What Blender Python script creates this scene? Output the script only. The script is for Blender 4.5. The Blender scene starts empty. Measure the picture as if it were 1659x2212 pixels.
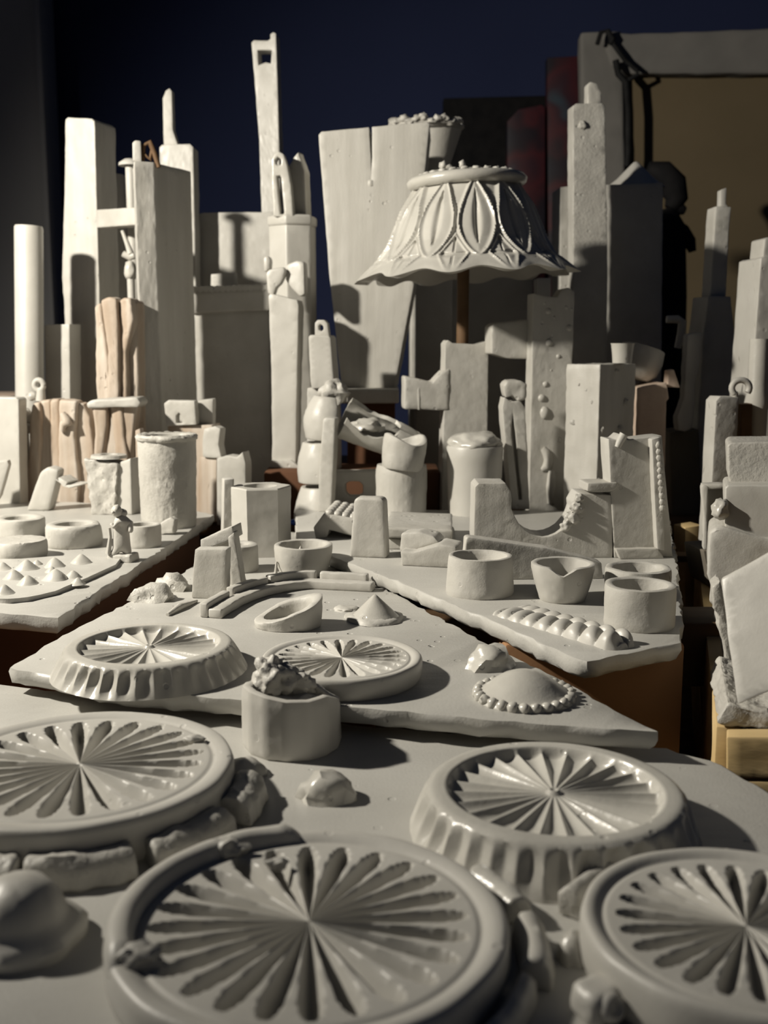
import bpy, bmesh, math, random
from mathutils import Vector, Matrix, noise
sc = bpy.context.scene
COL = sc.collection
rnd = random.Random(7)
PI = math.pi

# ------------------------------------------------------------------ camera
F, CX, CY = 2306.0, 829.5, 1106.0          # focal length and centre in pixels of a 1659 x 2212 frame
CAMH, PITCH = 0.187, math.radians(9.0)
cam_d = bpy.data.cameras.new('camera')
cam = bpy.data.objects.new('camera', cam_d)
COL.objects.link(cam)
cam.location = (0, 0, CAMH)
cam.rotation_euler = (PI/2 - PITCH, 0, 0)
cam_d.sensor_fit = 'VERTICAL'
cam_d.sensor_height = 36.0
cam_d.lens = 36.0*F/2212.0
cam_d.clip_start = 0.01
cam_d.dof.use_dof = True
cam_d.dof.focus_distance = 0.66
cam_d.dof.aperture_fstop = 13.0
sc.camera = cam

# ------------------------------------------------------------------ light
sc.view_settings.view_transform = 'Standard'
sc.view_settings.look = 'None'
sc.view_settings.gamma = 1.0
sc.view_settings.use_curve_mapping = False
sc.view_settings.exposure = 0.0
w = bpy.data.worlds.new('world'); sc.world = w
w.use_nodes = True
w.node_tree.nodes['Background'].inputs[0].default_value = (0.38, 0.54, 1.0, 1)
w.node_tree.nodes['Background'].inputs[1].default_value = 0.021
ld = bpy.data.lights.new('desk_lamp_bulb', 'SPOT')
ld.energy = 66.0
ld.color = (1.0, 0.935, 0.815)
ld.shadow_soft_size = 0.022
ld.spot_size = math.radians(128)
ld.spot_blend = 0.8
lamp = bpy.data.objects.new('desk_lamp_bulb', ld)
COL.objects.link(lamp)
lamp.location = (-0.78, 0.62, 0.60)
lamp.rotation_euler = (Vector((0.0, 1.10, 0.15)) - lamp.location).to_track_quat('-Z', 'Y').to_euler()

# ------------------------------------------------------------------ picture geometry
def ray(px, py):
    x, v = (px-CX)/F, (py-CY)/F
    s, c = math.sin(PITCH), math.cos(PITCH)
    return Vector((x, c - v*s, -(s + v*c)))
CAM = Vector((0, 0, CAMH))
def P(px, py, h):                                  # point of the horizontal plane z = h
    d = ray(px, py); return CAM + d*((h-CAMH)/d.z)
def Q(px, py, Y):                                  # point at forward distance Y
    d = ray(px, py); return CAM + d*(Y/d.y)
def mpp(py, Y):                                    # metres per pixel there
    return (Y/ray(CX, py).y)/F

# ------------------------------------------------------------------ materials
def new_mat(name):
    m = bpy.data.materials.new(name); m.use_nodes = True
    nt = m.node_tree; b = nt.nodes['Principled BSDF']
    tc = nt.nodes.new('ShaderNodeTexCoord')
    return m, nt, b, tc
def tex(nt, tc, scale, detail=4.0, stretch=None, kind='Object'):
    n = nt.nodes.new('ShaderNodeTexNoise'); n.inputs['Scale'].default_value = scale
    n.inputs['Detail'].default_value = detail
    if stretch:
        mp = nt.nodes.new('ShaderNodeMapping'); mp.inputs['Scale'].default_value = stretch
        nt.links.new(tc.outputs[kind], mp.inputs[0]); nt.links.new(mp.outputs[0], n.inputs['Vector'])
    else:
        nt.links.new(tc.outputs[kind], n.inputs['Vector'])
    return n
def ramp(nt, src, c0, c1, p0=0.3, p1=0.7):
    r = nt.nodes.new('ShaderNodeValToRGB')
    r.color_ramp.elements[0].position = p0; r.color_ramp.elements[0].color = (*c0, 1)
    r.color_ramp.elements[1].position = p1; r.color_ramp.elements[1].color = (*c1, 1)
    nt.links.new(src, r.inputs[0]); return r
def bump(nt, b, src, strength, dist, prev=None):
    k = nt.nodes.new('ShaderNodeBump'); k.inputs['Strength'].default_value = strength
    k.inputs['Distance'].default_value = dist
    nt.links.new(src, k.inputs['Height'])
    if prev: nt.links.new(prev.outputs[0], k.inputs['Normal'])
    nt.links.new(k.outputs[0], b.inputs['Normal']); return k
def plaster(name, c0, c1, rough, bs, fine=900, coarse=130, stretch=None, cscale=25, cst=None, spec=0.5):
    m, nt, b, tc = new_mat(name)
    n = tex(nt, tc, cscale, 6, cst)
    r = ramp(nt, n.outputs['Fac'], c0, c1)
    nt.links.new(r.outputs[0], b.inputs['Base Color'])
    b.inputs['Roughness'].default_value = rough
    b.inputs['Specular IOR Level'].default_value = spec
    # little air-bubble pits, as in poured plaster
    vo = nt.nodes.new('ShaderNodeTexVoronoi'); vo.inputs['Scale'].default_value = 95
    nt.links.new(tc.outputs['Object'], vo.inputs['Vector'])
    pr = ramp(nt, vo.outputs['Distance'], (.0,.0,.0), (1,1,1), .10, .17)
    mk = tex(nt, tc, 18, 2); mr = ramp(nt, mk.outputs['Fac'], (1,1,1), (0,0,0), .52, .60)
    mx = nt.nodes.new('ShaderNodeMath'); mx.operation = 'MAXIMUM'
    nt.links.new(pr.outputs[0], mx.inputs[0]); nt.links.new(mr.outputs[0], mx.inputs[1])
    k0 = bump(nt, b, mx.outputs[0], min(1, .25+bs), 0.0009)
    k = bump(nt, b, tex(nt, tc, coarse, 5, stretch).outputs['Fac'], bs, 0.0012, k0)
    bump(nt, b, tex(nt, tc, fine, 3).outputs['Fac'], bs*0.6, 0.0004, k)
    return m
M = {}
M['plaster'] = plaster('white_plaster', (.42,.405,.365), (.52,.505,.465), .55, .35)
M['smooth'] = plaster('smooth_plaster', (.45,.435,.395), (.52,.505,.465), .42, .14)
M['glazed'] = plaster('wet_glossy_plaster', (.44,.425,.385), (.52,.505,.46), .27, .22)
M['brushed'] = plaster('brushed_white_paint', (.42,.405,.365), (.52,.505,.465), .5, .6, 700, 60, (1,1,.12), 60, (1,1,.1))
M['board'] = plaster('skimmed_plaster', (.41,.40,.37), (.50,.49,.455), .45, .5, 700, 60, (.35,1.6,1), 14)
M['rough'] = plaster('rough_plaster', (.40,.385,.35), (.52,.505,.46), .5, .5, 900, 330)
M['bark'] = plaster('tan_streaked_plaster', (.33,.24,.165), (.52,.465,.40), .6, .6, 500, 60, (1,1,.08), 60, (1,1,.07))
M['pink'] = plaster('pinkish_bare_clay', (.50,.38,.30), (.62,.50,.40), .6, .4)
def flat(name, c0, c1, rough, cscale=20, st=None, bs=.2, bsc=120):
    m, nt, b, tc = new_mat(name)
    n = tex(nt, tc, cscale, 6, st)
    r = ramp(nt, n.outputs['Fac'], c0, c1)
    nt.links.new(r.outputs[0], b.inputs['Base Color'])
    b.inputs['Roughness'].default_value = rough
    b.inputs['Specular IOR Level'].default_value = .5 if rough < .3 else .15
    bump(nt, b, tex(nt, tc, bsc, 3, st).outputs['Fac'], bs, .001)
    return m
M['wood'] = flat('pale_pine', (.50,.36,.17), (.62,.47,.25), .6, 30, (.15,1,1.6), .3)
M['darkwood'] = flat('brown_wood', (.10,.060,.032), (.17,.105,.058), .6, 30, (.2,1,1))
M['shaded_card'] = flat('shaded_brown_cardboard', (.10,.047,.026), (.13,.065,.036), .8, 12)  # darker copy of the orange cardboard, shade put into its colour
M['orange'] = flat('orange_brown_cardboard', (.30,.16,.08), (.36,.20,.105), .8, 12)
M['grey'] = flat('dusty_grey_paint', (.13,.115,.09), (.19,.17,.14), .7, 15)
M['black'] = flat('black_cloth', (.006,.006,.007), (.014,.013,.013), .8, 40)
M['wall'] = flat('navy_wall_paint', (.024,.032,.078), (.028,.037,.088), .9, 3)
M['panel'] = flat('dark_grey_panel', (.26,.255,.25), (.30,.295,.29), .8, 4)
M['canvas'] = flat('raw_tan_canvas', (.135,.105,.062), (.155,.12,.072), .9, 8, None, .4, 900)
M['cotton'] = flat('primed_cotton', (.15,.145,.135), (.19,.18,.165), .9, 10)
M['floor'] = flat('dark_floorboards', (.05,.035,.025), (.08,.055,.04), .6, 6)
M['blue'] = flat('blue_glass', (.01,.05,.30), (.02,.08,.42), .08, 60, None, 0)
M['strap'] = flat('black_webbing_and_shadow', (.008,.008,.008), (.02,.02,.02), .7, 40)  # black for the strap and for the modelled shadow band

# ------------------------------------------------------------------ mesh helpers
def finish(bm, ang=38):
    bmesh.ops.remove_doubles(bm, verts=bm.verts[:], dist=1e-6)
    bmesh.ops.recalc_face_normals(bm, faces=bm.faces[:])
def obj(name, bm, mat, parent=None, ang=38):
    finish(bm)
    me = bpy.data.meshes.new(name)
    org = Vector((0, 0, 0))
    if parent is None:
        xs = [v.co for v in bm.verts]
        lo = Vector([min(c[i] for c in xs) for i in range(3)]); hi = Vector([max(c[i] for c in xs) for i in range(3)])
        org = Vector(((lo.x+hi.x)/2, (lo.y+hi.y)/2, lo.z))
    else:
        p = parent
        while p is not None: org = org + p.location; p = p.parent
    for v in bm.verts: v.co -= org
    bm.to_mesh(me); bm.free()
    me.materials.append(M[mat] if isinstance(mat, str) else mat)
    for p in me.polygons: p.use_smooth = True
    me.set_sharp_from_angle(angle=math.radians(ang))
    o = bpy.data.objects.new(name, me); COL.objects.link(o)
    if parent is None: o.location = org
    else: o.parent = parent
    return o
def tag(o, label, cat, group=None):
    o['label'] = label; o['category'] = cat; o['kind'] = 'thing'
    if group: o['group'] = group
    return o
def root(name, loc, label, cat, group=None):
    o = bpy.data.objects.new(name, None); COL.objects.link(o); o.location = loc
    o.empty_display_size = 0.01
    return tag(o, label, cat, group)
def struct(name, bm, mat, parent=None):
    o = obj(name, bm, mat, parent)
    if parent is None: o['kind'] = 'structure'
    return o
def sharp_bevel(bm, off, seg=2, ang=30):
    bm.normal_update()
    es = [e for e in bm.edges if len(e.link_faces) == 2 and e.calc_face_angle(0) > math.radians(ang)]
    if off > 0 and es:
        bmesh.ops.bevel(bm, geom=es, offset=off, offset_type='OFFSET', segments=seg, profile=.5, affect='EDGES', clamp_overlap=True)
def roughen(bm, amp, L=.008, sc1=60, seed=None):
    seed = rnd.random()*50 if seed is None else seed
    bmesh.ops.triangulate(bm, faces=bm.faces[:])
    for _ in range(7):
        es = [e for e in bm.edges if e.calc_length() > L]
        if not es or len(bm.faces) > 14000: break
        bmesh.ops.subdivide_edges(bm, edges=es, cuts=1)
        bmesh.ops.triangulate(bm, faces=[f for f in bm.faces if len(f.verts) > 3])
    bm.normal_update()
    off = Vector((seed, seed*1.7, -seed))
    mv = []
    for v in bm.verts:
        q = v.co*sc1 + off
        mv.append(v.normal*amp*(noise.noise(q) + .5*noise.noise(q*2.7) + .3*noise.noise(q*6.1)))
    for v, d in zip(bm.verts, mv): v.co += d
def box(bm, lo, hi):
    vs = [bm.verts.new((x, y, z)) for x in (lo[0], hi[0]) for y in (lo[1], hi[1]) for z in (lo[2], hi[2])]
    for f in ((0,1,3,2),(4,6,7,5),(0,4,5,1),(2,3,7,6),(0,2,6,4),(1,5,7,3)):
        bm.faces.new([vs[i] for i in f])
    return vs
def obox(bm, c, size, yaw=0, pitch=0, roll=0):
    m = Matrix.Translation(c) @ Matrix.Rotation(yaw, 4, 'Z') @ Matrix.Rotation(pitch, 4, 'X') @ Matrix.Rotation(roll, 4, 'Y')
    s = [k/2 for k in size]
    vs = box(bm, [-k for k in s], s)
    for v in vs: v.co = m @ v.co
    return vs
def lathe(bm, c, prof, seg=40, closed=False, wob=0, wsc=40, facet=None, rot=0, ex=1.0):
    seed = rnd.random()*40
    rings = []
    for (r, z) in prof:
        if r < 1e-6 and not closed:
            rings.append([bm.verts.new((c[0], c[1], c[2]+z))]); continue
        ring = []
        for i in range(seg):
            a = 2*PI*i/seg + rot
            q = Vector((math.cos(a)*r, math.sin(a)*r*ex, z))
            k = 1 + (wob*noise.noise(Vector((q.x, q.y, q.z*.7))*wsc + Vector((seed, 0, 0))) if wob else 0)
            zz = z + (wob*r*.35*noise.noise(Vector((q.x, q.y, 5))*wsc + Vector((0, seed, 0))) if wob else 0)
            ring.append(bm.verts.new((c[0]+q.x*k, c[1]+q.y*k, c[2]+zz)))
        rings.append(ring)
    n = len(rings)
    for j in range(n if closed else n-1):
        a, b = rings[j], rings[(j+1) % n]
        if len(a) == 1 and len(b) == 1: continue
        for i in range(seg):
            i2 = (i+1) % seg
            if len(a) == 1: bm.faces.new((a[0], b[i2], b[i]))
            elif len(b) == 1: bm.faces.new((a[i], a[i2], b[0]))
            else: bm.faces.new((a[i], a[i2], b[i2], b[i]))
    return rings
def tube(bm, pts, radii, seg=10, cap=True):
    pts = [Vector(p) for p in pts]
    if not isinstance(radii, (list, tuple)): radii = [radii]*len(pts)
    rings = []; up0 = None
    for i, p in enumerate(pts):
        t = (pts[min(i+1, len(pts)-1)] - pts[max(i-1, 0)]).normalized()
        if up0 is None:
            up0 = Vector((0, 0, 1)) if abs(t.z) < .9 else Vector((0, 1, 0))
        s = t.cross(up0).normalized(); up = s.cross(t).normalized(); up0 = up
        rings.append([bm.verts.new(p + s*math.cos(2*PI*k/seg)*radii[i] + up*math.sin(2*PI*k/seg)*radii[i]) for k in range(seg)])
    for a, b in zip(rings, rings[1:]):
        for k in range(seg): bm.faces.new((a[k], a[(k+1) % seg], b[(k+1) % seg], b[k]))
    if cap:
        bm.faces.new(rings[0][::-1]); bm.faces.new(rings[-1])
def ball(bm, c, r, sub=2, sq=(1,1,1), wob=0, wsc=60, flat=None):
    seed = Vector((rnd.random()*40, 0, 0))
    g = bmesh.ops.create_icosphere(bm, subdivisions=sub, radius=1.0)
    for v in g['verts']:
        q = v.co.normalized()
        k = 1 + wob*(noise.noise(q*1.7 + seed) + .5*noise.noise(q*4 + seed))
        v.co = Vector((q.x*r*sq[0]*k + c[0], q.y*r*sq[1]*k + c[1], q.z*r*sq[2]*k + c[2]))
        if flat is not None and v.co.z < flat: v.co.z = flat
    return g['verts']
def poly_bm(pts, Y, th, yaw=0, zb=None, holes=(), ax=None, lean=0, bm=None):
    """A block with an outlined front face standing at forward distance Y, turned by yaw, th deep."""
    bm = bm or bmesh.new()
    num = [p for p in pts]
    ax = sum(p[0] for p in num)/len(num) if ax is None else ax
    ys = [p[1] for p in num if p[1] != 'b']; my = sum(ys)/len(ys)
    A0 = Q(ax, my, Y)
    n = Vector((-math.sin(yaw), math.cos(yaw), lean))
    def hit(px, py):
        if py == 'b':
            d = ray(px, my+300); t = n.dot(A0-CAM)/n.dot(d); q = CAM + d*t
            dz = q.z - zb; q.z = zb; q.y += lean*dz/max(n.y, .2); return q
        d = ray(px, py); return CAM + d*(n.dot(A0-CAM)/n.dot(d))
    es = []
    for loop in [num] + list(holes):
        vs = [bm.verts.new(hit(*p)) for p in loop]
        es += [bm.edges.new((vs[i], vs[(i+1) % len(vs)])) for i in range(len(vs))]
    nn = Vector((n.x, n.y, 0)).normalized()
    if holes:
        r = bmesh.ops.triangle_fill(bm, edges=es, use_beauty=True, use_dissolve=False)
        fs = [f for f in r['geom'] if isinstance(f, bmesh.types.BMFace)]
    else:
        fs = [bm.faces.new([e.verts[0] for e in es])]
    ex = bmesh.ops.extrude_face_region(bm, geom=fs, use_keep_orig=True)
    for v in ex['geom']:
        if isinstance(v, bmesh.types.BMVert): v.co += nn*th
    bmesh.ops.recalc_face_normals(bm, faces=bm.faces[:])
    return bm
def S(name, label, cat, pts, Y, th, yaw=0, zb=None, holes=(), bev=.0008, rough=0, L=.008, rs=60, mat='plaster',
      ax=None, parent=None, group=None, lean=0, seg=2):
    bm = poly_bm(pts, Y, th, yaw, zb, holes, ax, lean)
    sharp_bevel(bm, bev, seg)
    if rough: roughen(bm, rough, L, rs)
    o = obj(name, bm, mat, parent)
    if parent is None and label: tag(o, label, cat, group)
    return o
def PR(name, label, cat, plan, py, zb=0.0, ztop=None, mat='plaster', bev=.0008, rough=.0005, L=.008, rs=60, parent=None):
    """An upright prism: plan is a list of (pixel column, forward distance); the first one's top sits at row py."""
    zt = Q(plan[0][0], py, plan[0][1]).z if ztop is None else ztop
    bm = bmesh.new(); lo, hi = [], []
    for px, Y in plan:
        q = Q(px, py, Y); lo.append(bm.verts.new((q.x, Y, zb))); hi.append(bm.verts.new((q.x, Y, zt)))
    n = len(plan)
    for i in range(n): bm.faces.new((lo[i], lo[(i+1) % n], hi[(i+1) % n], hi[i]))
    bm.faces.new(lo[::-1]); bm.faces.new(hi)
    bmesh.ops.recalc_face_normals(bm, faces=bm.faces[:])
    sharp_bevel(bm, bev)
    if rough: roughen(bm, rough, L, rs)
    o = obj(name, bm, mat, parent)
    return tag(o, label, cat) if parent is None else o
def stand_on(px, py_front, plane): return P(px, py_front, plane).y
def cupspec(cx, yf, yt, rpx, plane):
    Y0 = P(cx, yf, plane).y
    m = mpp(yf, Y0); R = rpx*m
    c = P(cx, yf, plane); c = Vector((c.x*(Y0+R)/Y0, Y0+R, plane))
    m2 = mpp(yf, Y0+R); R = rpx*m2
    c.y = Y0+R
    h = Q(cx, yt, Y0).z - plane
    return c, R, h
def ring_bm(c, R, h, wall, taper=0, floor=None, seg=40, wob=.04, bulge=0, rot=0, ex=1.0):
    """An open cup: outside wall, rounded rim, inside wall and a floor at `floor` (0..1 of the height)."""
    bm = bmesh.new()
    Ri = R-wall; e = min(wall*.3, h*.12)
    Rb = R*(1-taper)
    lerp = lambda t: Rb + (R-Rb)*t + bulge*R*math.sin(PI*t)
    prof = [(0, 0), (Rb*.97, 0), (lerp(.06), h*.05), (lerp(.3), h*.3), (lerp(.6), h*.6), (lerp(.85), h*.86), (R-e*.3, h-e*.3), (R-e, h)]
    fl = h*(floor if floor is not None else .15)
    prof += [(Ri+e, h), (Ri+e*.2, h-e*.5), (Ri*.98, h-(h-fl)*.5), (Ri*.94, fl+e*.5), (Ri*.86, fl), (0, fl)]
    lathe(bm, c, prof, seg, False, wob, 1.6/R, None, rot, ex)
    return bm
def cup(name, label, cat, cx, yf, yt, rpx, plane, wall=.25, mat='plaster', group=None, rough=.0004, **kw):
    c, R, h = cupspec(cx, yf, yt, rpx, plane)
    bm = ring_bm(c, R, h, R*wall, **kw)
    if rough: roughen(bm, rough, R*.22, 90)
    return tag(obj(name, bm, mat), label, cat, group), c, R, h
def nugget(name, label, cat, cx, cy, plane, rpx, hpx, mat='glazed', wob=.3, sq=(1, .8), sub=3):
    c = P(cx, cy, plane); m = mpp(cy, c.y)
    bm = bmesh.new()
    ball(bm, c, rpx*m, sub, (sq[0], sq[1], hpx/rpx), wob, 60, plane)
    return tag(obj(name, bm, mat, None, 50), label, cat)

# ------------------------------------------------------------------ the room
bm = bmesh.new(); box(bm, (-2.2, -.6, -.80), (2.2, 2.5, -.75)); struct('floor', bm, 'floor')
bm = bmesh.new(); box(bm, (-2.2, 2.45, -.75), (2.2, 2.5, 1.7)); struct('wall_back', bm, 'wall')
c = Q(97, 300, 2.25)
bm = bmesh.new(); box(bm, (-2.0, 2.25, -.75), (c.x-.005, 2.32, 1.7)); struct('wall_left', bm, 'panel')
bm = bmesh.new(); box(bm, (c.x-.006, 2.235, -.75), (c.x+.006, 2.33, 1.7)); sharp_bevel(bm, .003); struct('trim_1', bm, 'panel')

# ------------------------------------------------------------------ table, platforms and boxes under the boards
t = root('work_table', (0, .9, -.75), 'brown wooden work table under all the boxes and boards', 'table')
for i in range(6):
    bm = bmesh.new(); y = .06 + i*.32
    box(bm, (-.95, y, -.15), (.95, y+.316, -.12)); sharp_bevel(bm, .002); obj('plank', bm, 'darkwood', t)
for x in (-.88, .88):
    for y in (.12, 1.9):
        bm = bmesh.new(); box(bm, (x-.03, y-.03, -.75), (x+.03, y+.03, -.15)); sharp_bevel(bm, .003); obj('leg', bm, 'darkwood', t)

def edge_loop(pts, plane, jit=.0014, step=.007):
    ws = [P(x, y, plane) for x, y in pts]; out = []
    for i, a in enumerate(ws):
        b = ws[(i+1) % len(ws)]; n = max(1, int((b-a).length/step))
        for k in range(n):
            q = a.lerp(b, k/n)
            if k: q += Vector((rnd.uniform(-jit, jit), rnd.uniform(-jit, jit), 0))
            out.append(q)
    return out
def board(name, label, pts, plane, th, mat='board', under=.004):
    loop = edge_loop(pts, plane)
    bm = bmesh.new(); n = len(loop)
    cen = sum(loop, Vector())/n
    ctr = Vector((cen.x, cen.y, 0))
    top = [bm.verts.new(q + Vector((0, 0, -rnd.random()*.0005))) for q in loop]
    def ofs(q, d):
        v = Vector((q.x-cen.x, q.y-cen.y, 0)); return q - v.normalized()*d
    inn = [bm.verts.new(ofs(q, .0012)) for q in loop]
    mid = [bm.verts.new(ofs(q, -.0016*rnd.random()) + Vector((0, 0, -th*rnd.uniform(.2, .5)))) for q in loop]
    low = [bm.verts.new(ofs(q, rnd.random()*.0022) + Vector((0, 0, -th*rnd.uniform(.7, .92)))) for q in loop]
    bot = [bm.verts.new(ofs(q, under) + Vector((0, 0, -th))) for q in loop]
    for a, b in ((inn, top), (top, mid), (mid, low), (low, bot)):
        for i in range(n):
            j = (i+1) % n; bm.faces.new((a[i], a[j], b[j], b[i]))
    f = bm.faces.new(inn); g = bm.faces.new(bot[::-1])
    bmesh.ops.triangulate(bm, faces=[f, g])
    return tag(obj(name, bm, mat, None, 55), label, 'board')
def box_under(name, label, pts, plane, shrink, z0=-.12, z1=0, mat='shaded_card', shift=(0, 0)):
    ws = [P(x, y, plane) for x, y in pts]
    cen = sum(ws, Vector())/len(ws)
    bm = bmesh.new(); rows = []
    for z in (z0, z1):
        rows.append([bm.verts.new((cen.x+(q.x-cen.x)*shrink+shift[0], cen.y+(q.y-cen.y)*shrink+shift[1], z)) for q in ws])
    n = len(ws)
    for i in range(n): bm.faces.new((rows[0][i], rows[0][(i+1) % n], rows[1][(i+1) % n], rows[1][i]))
    bm.faces.new(rows[0][::-1]); bm.faces.new(rows[1])
    sharp_bevel(bm, .002)
    return tag(obj(name, bm, mat), label, 'box')

FRONT, MID, LEFT, RIGHT = 0.0, .0145, .022, .0255
front_pts = [(-260, 1462), (0, 1478), (260, 1508), (520, 1540), (760, 1566), (1100, 1592), (1440, 1616), (1560, 1652), (1680, 1728), (1800, 1850), (2300, 2700), (-900, 2700)]
mid_pts = [(22, 1442), (110, 1388), (200, 1340), (290, 1296), (400, 1236), (470, 1186), (520, 1140), (640, 1150), (735, 1222), (860, 1286),
           (1000, 1362), (1120, 1424), (1250, 1488), (1330, 1536), (1421, 1580), (1300, 1574), (1070, 1556), (907, 1541), (737, 1525), (520, 1512), (260, 1492)]
left_pts = [(-420, 1265), (-200, 1305), (0, 1324), (125, 1334), (200, 1284), (290, 1226), (380, 1166), (462, 1112), (380, 1094), (150, 1084), (-500, 1080)]
right_pts = [(640, 1166), (735, 1208), (900, 1272), (1060, 1340), (1180, 1394), (1268, 1428), (1380, 1406), (1470, 1388), (1474, 1330), (1464, 1250), (1456, 1180), (1440, 1104), (640, 1100)]
board('plaster_board', 'large foreground plaster board carrying the four big round rosette plates', front_pts, FRONT, .010)
board('plaster_board', 'middle plaster board with two rosettes, a beaded dome and the open arc', mid_pts, MID, .0095)
board('plaster_board', 'plaster board with small rings and cone studs, corner overhanging a brown gap', left_pts, LEFT, .011)
board('plaster_board', 'plaster board with the twisted braid and four round cups on it', right_pts, RIGHT, .0105)
bm = bmesh.new(); box(bm, (-.27, .12, -.12), (.23, .44, -.010)); sharp_bevel(bm, .002)
tag(obj('cardboard_box', bm, 'shaded_card'), 'brown cardboard box under the foreground rosette board', 'box')
box_under('cardboard_box', 'brown cardboard box under the middle board, glimpsed in the slit above the foreground board', mid_pts[:14:3]+[(1250, 1520), (900, 1505), (260, 1470)], MID, .62, -.12, .005, 'shaded_card', (-.045, .02))
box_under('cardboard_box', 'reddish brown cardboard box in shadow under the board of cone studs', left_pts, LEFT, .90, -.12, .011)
a = P(1262, 1440, .0125); b = P(1515, 1440, .0125)
bm = bmesh.new(); box(bm, (.070, a.y+.035, -.12), (.174, .86, .015)); sharp_bevel(bm, .002)
tag(obj('cardboard_box', bm, 'orange'), 'dark brown cardboard box front showing below the braid board', 'box')
bm = bmesh.new(); box(bm, (.182, .72, -.06), (.206, 1.0, -.035)); sharp_bevel(bm, .001)
tag(obj('pine_plank', bm, 'wood'), 'pale pine plank lying deep in the gap left of the right-hand stack', 'plank')
bm = bmesh.new(); box(bm, (.180, .655, -.03), (.235, .70, .012)); sharp_bevel(bm, .002)
tag(obj('wood_bar', bm, 'darkwood'), 'short brown wooden bar beside the right edge of the braid board', 'wood bar')

t = root('back_platform', (0, 1.4, -.12), 'low plank platform in the dark behind the boards, carrying the towers', 'platform')
for i in range(5):
    y = 1.125 + i*.135
    bm = bmesh.new(); box(bm, (-.80, y, -.018), (.80, y+.13, 0)); sharp_bevel(bm, .002); obj('plank', bm, 'darkwood', t)
for x in (-.7, -.25, .25, .7):
    bm = bmesh.new(); box(bm, (x-.03, 1.13, -.12), (x+.03, 1.79, -.018)); sharp_bevel(bm, .002); obj('bearer', bm, 'darkwood', t)
bm = bmesh.new(); box(bm, (-.128, 1.128, 0), (.060, 1.205, .052)); sharp_bevel(bm, .003)
tag(obj('cardboard_box', bm, 'shaded_card'), 'flat reddish brown box behind the stacked shells, under the tall pale post', 'box')
bm = bmesh.new(); box(bm, (-.62, 1.36, 0), (-.495, 1.55, .118)); sharp_bevel(bm, .003)
tag(obj('cardboard_box', bm, 'pink'), 'pinkish brown box at the left edge beside the round white rod', 'box')

# ------------------------------------------------------------------ rosette plates
def polar(bm, rows, nt, cen):
    """rows: list of functions theta -> (r, z); the first row is the centre."""
    c0 = bm.verts.new(cen + Vector((0, 0, rows[0](0)[1])))
    rings = []
    for fn in rows[1:]:
        rg = []
        for i in range(nt):
            a = 2*PI*i/nt; r, z = fn(a)
            rg.append(bm.verts.new(cen + Vector((r*math.cos(a), r*math.sin(a), z))))
        rings.append(rg)
    for i in range(nt): bm.faces.new((c0, rings[0][i], rings[0][(i+1) % nt]))
    for a, b in zip(rings, rings[1:]):
        for i in range(nt):
            j = (i+1) % nt; bm.faces.new((a[i], b[i], b[j], a[j]))
    bm.faces.new(rings[-1][::-1])
def petal(r, th, n, ph, r0, r1, depth, full=.455, rtip=.24):
    """depth of a scooped petal at radius r (0..1) and angle th"""
    if r <= r0 or r >= r1: return 0
    x = (th*n/(2*PI) + ph) % 1 - .5
    rb = r1 - rtip
    wd = full*(1-.20*max(0, (r-.3)/.26)) if r < rb else .80* full*math.sqrt(max(0, 1-((r-rb)/rtip)**2))
    if abs(x) >= wd: return 0
    k = 1-(abs(x)/wd)**1.5
    g = min(1, ((r-r0)/(rb-r0))**.85)
    return depth*g*k
def rosette_a(name, label, cx, cy, top, base, R, n=24, ph=0, tilt=(0, 0), rim=.025, depth=.1, r1=.80, mat='smooth', groove=.012):
    cen = P(cx, cy, top); h = (top-base)/R
    nt = n*14; bm = bmesh.new(); rows = []
    def face(s):
        def fn(a):
            z = -petal(s, a, n, ph, .02, r1, depth)
            if .84 < s < .88: z -= groove*math.sin((s-.84)/.04*PI)
            if s > .88: z += rim*math.sin(min(1, (s-.88)/.06)*PI/2)
            return s*R, z*R
        return fn
    rs = [0] + [.03+.02*i for i in range(12)] + [.28+.03*i for i in range(10)]
    k = .58
    while k < .955: rs.append(k); k += .0125
    rows = [face(s) for s in rs]
    def side(s, z): return lambda a: (s*R*(1+.004*math.sin(5*a+ph*9)+.003*math.sin(13*a)), z*R)
    rows += [side(.975, rim*.8), side(.99, rim*.3-.008), side(1.0, -.035), side(1.0, -h*.55), side(.985, -h*.85), side(.96, -h+.001), side(.5, -h)]
    polar(bm, rows, nt, cen)
    m = Matrix.Translation(cen) @ Matrix.Rotation(tilt[0], 4, 'X') @ Matrix.Rotation(tilt[1], 4, 'Y') @ Matrix.Translation(-cen)
    for v in bm.verts: v.co = m @ v.co
    return cen, bm
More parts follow.
